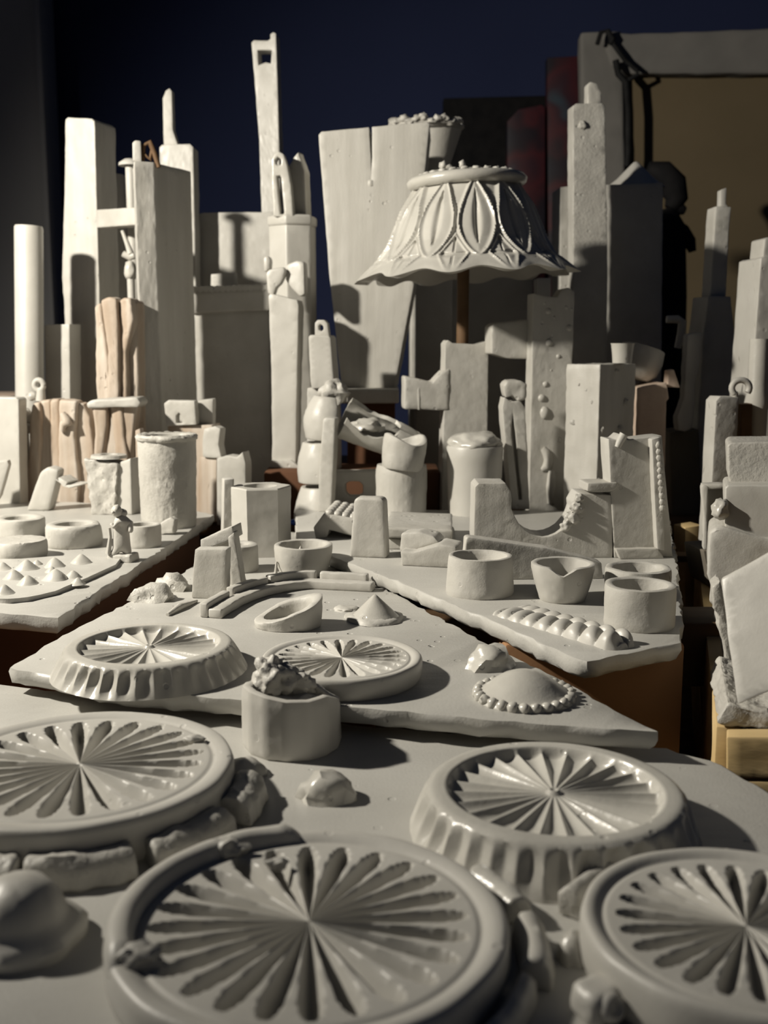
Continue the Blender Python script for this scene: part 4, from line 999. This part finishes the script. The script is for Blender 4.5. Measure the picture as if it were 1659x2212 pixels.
bm = bmesh.new(); lathe(bm, q, [(0, -.004), (r_*.9, -.004), (r_, 0), (r_*.96, .003), (0, .003)], 40, wob=.05); obj('crown_disc', bm, 'plaster', t, 50)
for i in range(30):
    a = 2*PI*i/30; bm = bmesh.new()
    ball(bm, q+Vector((math.cos(a)*r_*.98, math.sin(a)*r_*.98, .004+.003*math.sin(i*2.1))), .0044, 2, (1.2, 1, .9), .7); obj('frill', bm, 'plaster', t, 55)
bm = bmesh.new(); lathe(bm, q+Vector((.01, .0, -.060)), [(0, 0), (r_*.35, 0), (r_*.5, .02), (r_*.75, .052), (r_*.8, .057), (0, .057)], 30); obj('crown_stem', bm, 'plaster', t, 50)
bm = bmesh.new(); a = Q(900, 380, 1.36); box(bm, (a.x, 1.36, 0), (a.x+.045, 1.40, q.z-.060)); sharp_bevel(bm, .002)
tag(obj('crown_post', bm, 'plaster', None), 'shaded square post under the lacy crown, behind the bowl cast', 'plaster post')

# ------------------------------------------------------------------ bowl cast on its boxes
YL = 1.10
ml = mpp(500, YL); cl = Q(1006, 590, YL); cl.y = YL
def zpx(py): return Q(1006, py, YL).z
t = root('bowl_cast', cl, 'upside-down cast of a cut-glass bowl, carved leaves and a wavy flared lip', 'bowl cast')
N = 12; ntb = N*40; bm = bmesh.new()
prof_pts = [(0, 114, 408), (.06, 122, 420), (.2, 143, 452), (.45, 162, 499), (.62, 174, 528), (.76, 190, 553), (.88, 209, 573), (.96, 226, 588), (1.0, 233, 595)]
def prof_at(k):
    for p, q in zip(prof_pts, prof_pts[1:]):
        if k <= q[0]:
            f = (k-p[0])/(q[0]-p[0]); return p[1]+(q[1]-p[1])*f, p[2]+(q[2]-p[2])*f
    return prof_pts[-1][1:]
PH = .385
def relief(u, k):
    """carved pattern: a pointed leaf per repeat (x = 0) and a four-point star low down between leaves"""
    x = ((u + PH) % 1) - .5; ax_ = abs(x)
    bell = lambda v, wd: math.exp(-(v/wd)**2)
    d = 0.0
    if k < .86:
        w1 = .45*max(0, math.sin(PI*min(1, (k+.06)/.92)))**.85 + 1e-4
        fade = min(1, (.86-k)/.06)
        e = ax_/w1
        if e < 1: d += fade*(-.55 + .55*(1-e))                     # two facets rising to the middle
        else: d += -.9*fade
        d += 1.15*fade*bell((ax_-w1), .045)                        # raised outline
        ws = .085*max(0, math.sin(PI*min(1, max(0, (k-.06)/.66))))
        if ws > .005: d -= 1.35*fade*bell(ax_, ws)                  # slit
    if k > .46:                                                    # triangle between leaves
        xx = .5-ax_; kk = k-.81; f2 = min(1, (k-.46)/.08)*min(1, (1.0-k)/.04)
        dia = xx/.26 + abs(kk)/.20
        if dia < 1:
            d += f2*(.75*(1-dia) - .95*max(bell(xx, .022), bell(kk, .020)))
        d += .8*f2*bell(dia-1.15, .12)
    if k > .9: d = d*(1-k)/.1 + .4*(k-.9)/.1
    return d
rows_o, rows_i = [], []
kr = 110
for j in range(kr+1):
    k = j/kr; r, py = prof_at(k); ro = []; ri = []
    for i in range(ntb):
        a = 2*PI*i/ntb; u = a*N/(2*PI)
        x = ((u+PH) % 1)-.5
        lip = math.cos(2*PI*x)                        # lip lower and wider between the leaves
        f = max(0, (k-.72)/.28)**1.6
        rr = r*(1-.05*lip*f*1.0) + 6.5*relief(u, k)
        zz = zpx(py) + f*lip*6*ml + (math.cos(a)*6*ml)*0 + f*.0
        tl = math.cos(a)*rr*ml*.045                     # slight tilt to the left
        ro.append(bm.verts.new((cl.x+math.cos(a)*rr*ml, cl.y+math.sin(a)*rr*ml, zz+tl)))
        ri.append(bm.verts.new((cl.x+math.cos(a)*(r-14)*ml, cl.y+math.sin(a)*(r-14)*ml, zz-.001+tl)))
    rows_o.append(ro); rows_i.append(ri)
for rows in (rows_o, rows_i):
    for a, b in zip(rows, rows[1:]):
        for i in range(ntb):
            i2 = (i+1) % ntb; bm.faces.new((a[i], a[i2], b[i2], b[i]))
for i in range(ntb):
    i2 = (i+1) % ntb; bm.faces.new((rows_o[-1][i], rows_o[-1][i2], rows_i[-1][i2], rows_i[-1][i]))
bm.faces.new(rows_o[0]); bm.faces.new(rows_i[0][::-1])
obj('carved_bell', bm, 'glazed', t, 32)
zt = zpx(408)
ctop = Vector((cl.x, cl.y, zt))
bm = bmesh.new(); lathe(bm, ctop, [(100*ml, 0), (118*ml, 0), (127*ml, 7*ml), (129*ml, 16*ml), (122*ml, 24*ml), (104*ml, 26*ml), (98*ml, 20*ml)], 64, True)
for v in bm.verts: v.co.z += (v.co.x-cl.x)*.045
obj('foot_ring', bm, 'glazed', t, 60)
bm = bmesh.new(); lathe(bm, ctop, [(0, 18*ml), (100*ml, 18*ml), (104*ml, 24*ml), (84*ml, 32*ml), (40*ml, 36*ml), (0, 37*ml)], 48, wob=.03); obj('foot_cap', bm, 'plaster', t, 60)
for i in range(26):
    a = 2*PI*i/26; bm = bmesh.new(); ball(bm, ctop+Vector((math.cos(a)*98*ml, math.sin(a)*98*ml, 28*ml+math.cos(a)*4*ml)), 7*ml, 2, (1.3, 1.3, .7), .4); obj('foot_bead', bm, 'plaster', t, 60)
for dx, dz in ((-52, 52), (-40, 46), (-12, 54)):
    bm = bmesh.new(); ball(bm, ctop+Vector((dx*ml, -.01, dz*ml-6*ml)), 8*ml, 2, (1, 1, 1), .5); obj('foot_crumb', bm, 'plaster', t, 60)
zb_ = zpx(575)
def boxtower(name, label, px0, px1, y0, y1, ztop, mat='plaster'):
    a, b = Q(px0, 700, y0), Q(px1, 700, y0)
    bm = bmesh.new(); box(bm, (a.x, y0, 0), (b.x, y1, ztop)); sharp_bevel(bm, .002); roughen(bm, .0004, .012)
    return tag(obj(name, bm, mat, None, 45), label, 'plaster tower')
boxtower('support_box', 'wide shaded box under the left half of the bowl cast', 886, 990, 1.42, 1.52, zb_+.02)
boxtower('support_box', 'wide shaded box under the right half of the bowl cast', 1002, 1150, 1.44, 1.52, zb_+.02)
bm = bmesh.new(); a = Q(999, 700, 1.16); tube(bm, [Vector((a.x, 1.157, 0)), Vector((a.x, 1.157, zpx(420)))], .0065, 16)
tag(obj('brown_pole', bm, 'darkwood', None, 50), 'round brown pole holding up the bowl cast from below', 'pole')

# ------------------------------------------------------------------ left back: towers
YT = 1.20
t = root('round_rod', Q(62, 860, 1.25), 'smooth round white rod standing at the far left', 'plaster rod')
q = Q(62, 488, 1.25); m_ = mpp(600, 1.25); qb = Q(64, 850, 1.25)
d_ = (q-qb)/(q.z-qb.z); q0 = q-d_*q.z; bm = bmesh.new(); tube(bm, [q0, q-d_*.002, q], [30*m_, 30*m_, 28*m_], 40); obj('rod', bm, 'smooth', t, 50)
TW('small_block_tower', 'short pale block tower between the round rod and the tall square tower', 'plaster tower', [(96, 706), (100, 702), (150, 700), (150, 'b'), (98, 'b')], 1.27, .035, -.1, mat='smooth')
TW('square_tower', 'tall plain square tower at the left, ragged left edge', 'plaster tower', [(141, 258), (146, 253), (198, 256), (204, 262), (208, 'b'), (146, 'b'), (134, 600), (139, 400)], 1.32, .045, -.32, mat='brushed', rough=.0007)
S('cross_beam', 'short horizontal beam joining the square tower and the dark-sided tower', 'plaster beam', [(206, 453), (290, 448), (292, 486), (208, 492)], 1.255, .02, -.85, None, (), .0012, .0004)
c = Q(244, 378, 1.41); m_ = mpp(500, 1.41)
bm = bmesh.new(); lathe(bm, Vector((c.x, 1.41, 0)), [(0, 0), (27*m_, 0), (26*m_, c.z*.9), (25*m_, c.z-.002), (23*m_, c.z), (0, c.z)], 36, wob=.02)
tag(obj('round_column_piece', bm, 'plaster', None, 50), 'round column behind the cross beam', 'plaster cylinder')
t = root('dark_sided_tower', Q(310, 900, 1.16), 'tall tower turned corner-on with a grey lit face and a dark side', 'plaster tower')
PR('tower_body', '', '', [(289, 1.17), (332, 1.181), (412, 1.24), (286, 1.23)], 347, 0, None, 'brushed', .0012, .0006, .009, 60, parent=t)
S('top_tab', '', '', [(287, 348), (286, 308), (292, 303), (304, 304), (306, 350)], 1.178, .010, .2, None, (), .0012, .0004, parent=t)
bm = bmesh.new(); q = Q(318, 332, 1.185)
tube(bm, [q+Vector((-.006, 0, -.010)), q+Vector((-.004, 0, .008)), q+Vector((.003, 0, .012)), q+Vector((.008, 0, 0)), q+Vector((.012, 0, -.014))], [.0028, .0028, .003, .003, .0025], 8)
tube(bm, [q+Vector((-.004, 0, .0)), q+Vector((.003, 0, -.006)), q+Vector((.006, .002, .008))], .0022, 8)
tag(obj('dark_clip', bm, 'darkwood', None, 50), 'dark bent clip on the top of the corner-on tower', 'clip')
t = root('mushroom_post', Q(270, 400, 1.3), 'thin mushroom-capped post peeping out left of the corner-on tower', 'plaster post')
q = Q(281, 348, 1.29); m_ = mpp(350, 1.29)
bm = bmesh.new(); lathe(bm, Vector((q.x, 1.29, q.z)), [(0, 6*m_), (12*m_, 4*m_), (24*m_, -4*m_), (25*m_, -10*m_), (14*m_, -8*m_), (0, -8*m_)], 28); obj('cap', bm, 'plaster', t, 50)
bm = bmesh.new(); tube(bm, [Vector((q.x, 1.29, 0)), Vector((q.x, 1.29, q.z-.003))], 11*m_, 14); obj('stem', bm, 'plaster', t, 50)
t = root('plaster_splash', Q(276, 580, 1.25), 'white twisted splash piece glimpsed through the slot beside the corner-on tower', 'plaster piece')
bm = bmesh.new(); tube(bm, [Q(x, y, 1.25) for x, y in ((264, 498), (276, 530), (282, 548))], [.002, .003, .004], 8); tube(bm, [Q(x, y, 1.25) for x, y in ((266, 548), (280, 556), (290, 552))], .004, 8); obj('splash', bm, 'glazed', t, 50)
bm = bmesh.new(); q = Q(282, 585, 1.25); ball(bm, q, .008, 3, (.9, 1, 1.5), .2); obj('drop', bm, 'glazed', t, 60)
bm = bmesh.new(); tube(bm, [Vector((q.x, 1.25, 0)), Vector((q.x, 1.25, q.z-.004))], .0045, 8); obj('stick', bm, 'plaster', t, 50)
t = root('spiked_tower', Q(385, 500, 1.30), 'square tower with a pencil-like spike rising behind the dark-sided tower', 'plaster tower')
TW('tower_body', '', '', [(344, 318), (350, 312), (410, 311), (417, 318), (420, 'b'), (346, 'b')], 1.40, .03, -.05, mat='smooth', parent=t)
S('spike', '', '', [(353, 314), (351, 212), (358, 196), (366, 190), (371, 197), (373, 280), (384, 314)], 1.405, .012, -.1, None, (), .0012, .0004, parent=t)
t = root('window_spire', Q(590, 460, 1.28), 'tallest slim leaning spire with a little square window at its top', 'plaster spire')
TW('spire', '', '', [(543, 92), (548, 87), (578, 88), (584, 84), (584, 74), (590, 69), (596, 72), (600, 200), (612, 'b'), (572, 'b'), (560, 300)], 1.47, .024, -.12, mat='smooth',
   holes=[[(556, 108), (587, 108), (585, 137), (574, 134), (558, 141)]], parent=t)
TW('wide_sheet', 'pale wide panel wall left of the glossy twin-loop tower', 'plaster panel', [(430, 462), (440, 459), (592, 458), (596, 'b'), (432, 'b')], 1.435, .02, -.05, mat='smooth')
S('panel_tab', 'small tab between the spiked tower and the wide panel', 'plaster tab', [(408, 488), (440, 490), (436, 540), (408, 540)], 1.455, .02, 0, None, (), .0015, .0005)
S('panel_step', 'small low block on the ribbed box before the wide panel', 'plaster block', [(455, 592), (506, 588), (508, 632), (455, 632)], 1.325, .02, -.05, None, (), .0015, .0005)
# twin-loop tower
t = root('twin_loop_tower', Q(632, 700, 1.22), 'hexagonal tower with a collar and glossy twin loops on top', 'plaster tower')
m_ = mpp(700, 1.24); q = Q(632, 490, 1.24); cx_ = q.x
bm = bmesh.new(); lathe(bm, Vector((cx_, 1.24, 0)), [(0, 0), (52*m_, 0), (52*m_, q.z), (0, q.z)], 6, rot=.35); sharp_bevel(bm, .0015); roughen(bm, .0003, .015); obj('hexagonal_shaft', bm, 'smooth', t, 30)
bm = bmesh.new(); lathe(bm, Vector((cx_, 1.24, q.z-2*m_)), [(0, 0), (50*m_, 0), (55*m_, 4*m_), (55*m_, 20*m_), (50*m_, 24*m_), (0, 24*m_)], 6, rot=.35); sharp_bevel(bm, .002, 3); obj('collar', bm, 'smooth', t, 40)
zc_ = q.z + 20*m_
S('front_loop', '', '', [(590, 468), (587, 400), (586, 346), (592, 332), (601, 326), (612, 332), (620, 356), (628, 400), (634, 468)], 1.215, .014, -.1, None,
  [[(594, 346), (600, 338), (607, 344), (607, 356), (600, 358), (595, 354)], [(597, 380), (606, 379), (614, 462), (605, 463)]], .002, .0003, .008, 60, 'glazed', parent=t)
S('rear_loop', '', '', [(618, 468), (622, 360), (634, 338), (644, 326), (646, 336), (652, 352), (658, 370), (662, 468)], 1.235, .018, -.3, None, (), .003, .0004, .008, 60, 'glazed', parent=t)
c = Q(612, 590, 1.19); m_ = mpp(590, 1.19)
t = root('twisted_clip', c, 'folded loop of plaster like a bent clip on the pale front post', 'plaster clip')
S('loop_front', '', '', [(574, 590), (580, 582), (612, 576), (618, 586), (606, 612), (596, 622), (590, 640), (578, 634)], 1.175, .014, -.1, None, (), .003, .0004, .007, 60, 'smooth', parent=t)
S('loop_left', '', '', [(568, 556), (578, 551), (584, 560), (582, 584), (570, 588)], 1.18, .016, -.1, None, (), .003, .0004, .007, 60, 'smooth', parent=t)
S('loop_back', '', '', [(616, 572), (640, 562), (656, 566), (658, 636), (646, 642), (628, 622), (614, 604), (618, 586)], 1.178, .012, -.35, None, (), .003, .0004, .007, 60, 'smooth', parent=t)
t = root('front_post', Q(620, 1010, 1.17), 'pale flat post on a small foot, right of the dark ribbed box', 'plaster post')
TW('post', '', '', [(580, 640), (584, 634), (642, 648), (645, 660), (640, 880), (638, 1012), (588, 1012), (586, 800)], 1.165, .025, -.15, None, mat='smooth', rough=.0006, parent=t)
TW('foot', '', '', [(586, 994), (628, 994), (650, 1012), (650, 'b'), (586, 'b')], 1.160, .035, -.1, .052, parent=t)
# dark ribbed box
YR = 1.30
t = root('ribbed_box', Q(490, 1000, YR), 'tall dark box with a ribbed overhanging lid, in the shade of the left towers', 'plaster box')
TW('box_body', '', '', [(416, 676), (580, 670), (586, 'b'), (412, 'b')], YR, .055, -.02, parent=t)
S('lid', '', '', [(404, 628), (588, 622), (582, 672), (412, 678)], YR-.006, .067, -.02, None, (), .003, .0004, .01, parent=t)
for i in range(15):
    px = 408+i*12.2; bm = bmesh.new(); a = Q(px, 626-i*.4, YR-.008); tube(bm, [a, a+Vector((.002, .064, 0))], .0042, 8); obj('rib', bm, 'plaster', t, 50)
# wax-like drape and bundles
def strands(name, label, cat, base, mat, parts, Y, zb, th=.022):
    """Upright streaky strands standing side by side: each strand is a part."""
    t = root(name, Q(base[0], base[1], Y), label, cat)
    for k, (nm, pts, dy) in enumerate(parts):
        bm = poly_bm(pts, Y+dy, th, rnd.uniform(-.25, .05), zb); sharp_bevel(bm, .003, 3); roughen(bm, .0011, .008, 45); obj(nm, bm, mat, t, 50)
    return t
strands('draped_strands', 'folded drape-like strands between the two tall left towers', 'plaster drape', (250, 800), 'bark',
  [('strand', [(216, 648), (234, 640), (252, 644), (256, 700), (254, 'b'), (220, 'b'), (232, 760)], 0),
   ('strand', [(256, 650), (266, 642), (282, 644), (288, 690), (272, 760), (276, 'b'), (250, 'b'), (256, 760)], .004),
   ('strand', [(276, 646), (296, 650), (298, 'b'), (274, 'b'), (270, 760)], .012),
   ('strand', [(204, 660), (216, 655), (234, 780), (246, 'b'), (206, 'b')], .010)], 1.135, 0)
t = strands('streaked_bundle', 'bundle of tan streaked upright strands at the left, behind the bent neck', 'plaster bundle', (120, 1000), 'bark',
  [('strand', [(66, 876), (74, 868), (86, 868), (88, 940), (84, 'b'), (50, 'b'), (62, 960)], 0),
   ('strand', [(86, 866), (108, 862), (112, 940), (110, 'b'), (82, 'b')], .004),
   ('strand', [(108, 864), (128, 862), (132, 960), (136, 'b'), (106, 'b')], .001),
   ('strand', [(126, 862), (166, 866), (160, 940), (170, 1040), (172, 'b'), (130, 'b')], -.004),
   ('strand', [(164, 872), (176, 870), (194, 900), (204, 980), (204, 'b'), (158, 'b'), (158, 960)], .002)], 1.125, 0)
bm = bmesh.new(); tube(bm, [Q(x, y, 1.118) for x, y in ((134, 892), (142, 905), (146, 912), (136, 918), (134, 932))], [.003, .005, .006, .004, .003], 10); obj('knot', bm, 'bark', t, 55)
t = strands('trunk_bundle', 'group of slim trunk-like strands with a flat cap, left of the open cylinder', 'plaster bundle', (240, 950), 'bark',
  [('trunk', [(198, 876), (232, 876), (232, 920), (222, 980), (224, 'b'), (200, 'b'), (206, 940)], 0),
   ('trunk', [(236, 876), (262, 878), (266, 940), (276, 990), (280, 'b'), (252, 'b'), (246, 960)], .002),
   ('trunk', [(262, 876), (296, 872), (290, 920), (284, 980), (292, 'b'), (276, 'b')], .004)], 1.100, 0)
S('flat_cap', '', '', [(186, 872), (196, 864), (296, 858), (304, 870), (298, 880), (190, 882)], 1.096, .030, -.05, None, (), .002, .0008, .007, 60, 'plaster', parent=t)
TW('thin_upright', 'thin tan upright touching the left side of the open cylinder', 'plaster upright', [(292, 930), (302, 926), (312, 1000), (314, 'b'), (298, 'b')], 1.05, .012, -.1, .0, mat='bark')
TW('edge_slab', 'upright grey slab at the left picture edge behind the rings', 'plaster slab', [(-60, 862), (-20, 858), (34, 859), (40, 864), (46, 'b'), (-60, 'b')], 1.10, .02, -.1, 0, mat='smooth')
bm = bmesh.new(); ball(bm, Q(54, 900, 1.14), .009, 3, (.8, 1, 1.1), .3); ball(bm, Q(54, 924, 1.14), .008, 3, (.9, 1, 1.0), .3); tube(bm, [Vector((Q(54, 924, 1.14).x, 1.14, 0)), Q(54, 922, 1.14)], .004, 8)
tag(obj('knobbed_stick', bm, 'glazed', None, 60), 'glossy double-knobbed stick in the gap right of the edge slab', 'plaster stick')
t = root('ring_knob', Q(84, 850, 1.125), 'small ring-shaped knob on top of the tan streaked bundle', 'plaster knob')
q = Q(84, 832, 1.14); m_ = mpp(832, 1.14); bm = bmesh.new()
tube(bm, [q+Vector((math.cos(a)*10*m_, 0, math.sin(a)*11*m_)) for a in [2*PI*i/16 for i in range(17)]], 6*m_, 10, False); tube(bm, [q+Vector((4*m_, 0, -10*m_)), Q(88, 866, 1.14)], [9*m_, 11*m_], 10); obj('knob', bm, 'plaster', t, 50)
bm = bmesh.new(); ball(bm, Q(70, 856, 1.142), .005, 3, (1, 1, 1), .2); obj('bead', bm, 'glazed', t, 60)
# hut and its support, little blocks left of the hexagonal post
t = root('little_hut', Q(410, 920, 1.12), 'little square hut with an arched doorway, before the dark ribbed box', 'plaster hut')
S('hut_front', '', '', [(354, 872), (364, 864), (420, 866), (424, 918), (358, 921)], 1.125, .012, -.15, None, [[(380, 914), (380, 898), (386, 891), (392, 898), (393, 914)]], .001, .0005, .006, parent=t)
S('hut_side', '', '', [(421, 866), (460, 862), (460, 918), (424, 919)], 1.137, .020, .0, None, (), .001, .0005, .006, parent=t)
S('hut_back', '', '', [(366, 866), (424, 866), (424, 918), (366, 918)], 1.150, .012, -.15, None, (), .001, .0005, .006, parent=t)
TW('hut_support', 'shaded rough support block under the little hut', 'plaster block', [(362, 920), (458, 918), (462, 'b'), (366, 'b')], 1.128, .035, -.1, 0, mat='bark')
S('curved_chip', 'small curved chip leaning right of the open cylinder', 'plaster chip', [(440, 926), (464, 921), (476, 926), (472, 960), (478, 990), (438, 988), (436, 960)], 1.11, .014, -.3, None, (), .001, .0006, .006)
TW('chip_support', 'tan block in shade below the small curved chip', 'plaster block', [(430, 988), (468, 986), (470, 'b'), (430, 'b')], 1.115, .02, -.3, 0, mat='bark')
TW('notched_block', 'small notched block standing left of the hexagonal post', 'plaster block', [(468, 990), (490, 984), (512, 988), (524, 977), (530, 1000), (534, 'b'), (472, 'b')], 1.09, .02, -.2, 0)
# things behind the far-left: wall items
# ------------------------------------------------------------------ background on the wall
YW = 2.30
t = root('canvas_frame', Q(1450, 800, 2.0), 'large stretched canvas seen from behind, with folded cloth borders', 'canvas')
S('canvas_cloth', '', '', [(1330, 150), (1760, 150), (1760, 1100), (1330, 1100)], 2.02, .01, 0, None, (), 0, 0, .01, 60, 'canvas', parent=t)
S('left_border', '', '', [(1255, 70), (1344, 66), (1352, 500), (1356, 1100), (1262, 1100)], 1.99, .035, 0, None, (), .004, .002, .04, 20, 'cotton', parent=t)
S('top_border', '', '', [(1300, 72), (1760, 58), (1760, 158), (1360, 160), (1320, 140)], 1.985, .035, 0, None, (), .006, .003, .03, 20, 'cotton', parent=t)
bm = bmesh.new()  # strap loops; the long middle tube stands in for the shadow band
for k, (pts, r) in enumerate((([(1290, 96), (1298, 70), (1312, 66), (1322, 92), (1350, 130), (1376, 152), (1378, 162), (1352, 176)], .004), ([(1330, 130), (1336, 160), (1352, 178), (1357, 240), (1357, 330), (1354, 360)], .006), ([(1312, 66), (1324, 84), (1318, 96)], .005))):
    tube(bm, [Q(x, y, 1.965) for x, y in pts], r, 8)
tag(obj('black_strap_and_shadow', bm, 'strap', None, 50), 'black strap knotted over the corner of the stretched canvas, plus a modelled shadow band', 'strap')
S('dark_picture', 'dark unframed picture on the back wall behind the bowl cast', 'picture', [(958, 212), (1182, 206), (1186, 760), (958, 760)], 2.415, .034, 0, None, (), .002, 0, .05, 60, 'black')
# abstract painting: loose blots of colour, flat print
m, nt, b, tc = new_mat('abstract_blots')
n1 = tex(nt, tc, 7, 2); r1 = nt.nodes.new('ShaderNodeValToRGB')
cr = r1.color_ramp
cr.elements[0].position = .36; cr.elements[0].color = (.010, .012, .022, 1); cr.elements[1].position = .70; cr.elements[1].color = (.06, .065, .08, 1)
for p_, c_ in ((.47, (.016, .008, .013)), (.53, (.065, .010, .014)), (.60, (.035, .009, .016)), (.65, (.03, .06, .08))):
    e = cr.elements.new(p_); e.color = (*c_, 1)
nt.links.new(n1.outputs['Fac'], r1.inputs[0]); nt.links.new(r1.outputs[0], b.inputs['Base Color']); b.inputs['Roughness'].default_value = .6
M['blots'] = m
S('painting', 'abstract dark painting with red blots left of the stretched canvas', 'picture', [(1182, 124), (1262, 120), (1270, 760), (1186, 760)], 2.375, .03, 0, None, (), .002, 0, .05, 60, 'blots')
S('painting', 'small dark red-blotted painting half behind the bowl cast', 'picture', [(1096, 262), (1120, 236), (1170, 226), (1178, 232), (1178, 700), (1096, 700)], 2.37, .03, 0, None, (), .002, 0, .05, 60, 'blots')
t = root('black_cloth', Q(1460, 560, 1.75), 'black bunched cloth hanging behind the conical-capped box tower', 'cloth')
bm = bmesh.new(); tube(bm, [Q(x, y, 1.75) for x, y in ((1400, 362), (1430, 372), (1452, 400), (1462, 430), (1450, 452))], [.010, .020, .024, .018, .012], 12); obj('upper_fold', bm, 'black', t, 60)
bm = bmesh.new(); tube(bm, [Q(x, y, 1.75) for x, y in ((1452, 446), (1470, 452), (1480, 456))], [.010, .010, .006], 10); obj('brim', bm, 'black', t, 60)
bm = bmesh.new(); tube(bm, [Q(x, y, 1.75) for x, y in ((1440, 450), (1450, 490), (1450, 560), (1446, 640), (1440, 800))], [.012, .022, .024, .028, .03], 12); obj('lower_fold', bm, 'black', t, 60)
bm = bmesh.new(); tube(bm, [Q(x, y, 1.745) for x, y in ((1452, 482), (1474, 500), (1490, 522), (1496, 544))], [.010, .012, .010, .006], 10); obj('sleeve', bm, 'black', t, 60)
bm = bmesh.new(); a = Q(1440, 800, 1.9); b = Q(1700, 740, 1.9)
box(bm, (a.x-.05, 1.80, 0), (b.x, 1.94, .19)); sharp_bevel(bm, .004)
tag(obj('dark_chest', bm, 'black', None), 'dark low chest behind the stepped spire, under the canvas', 'chest')
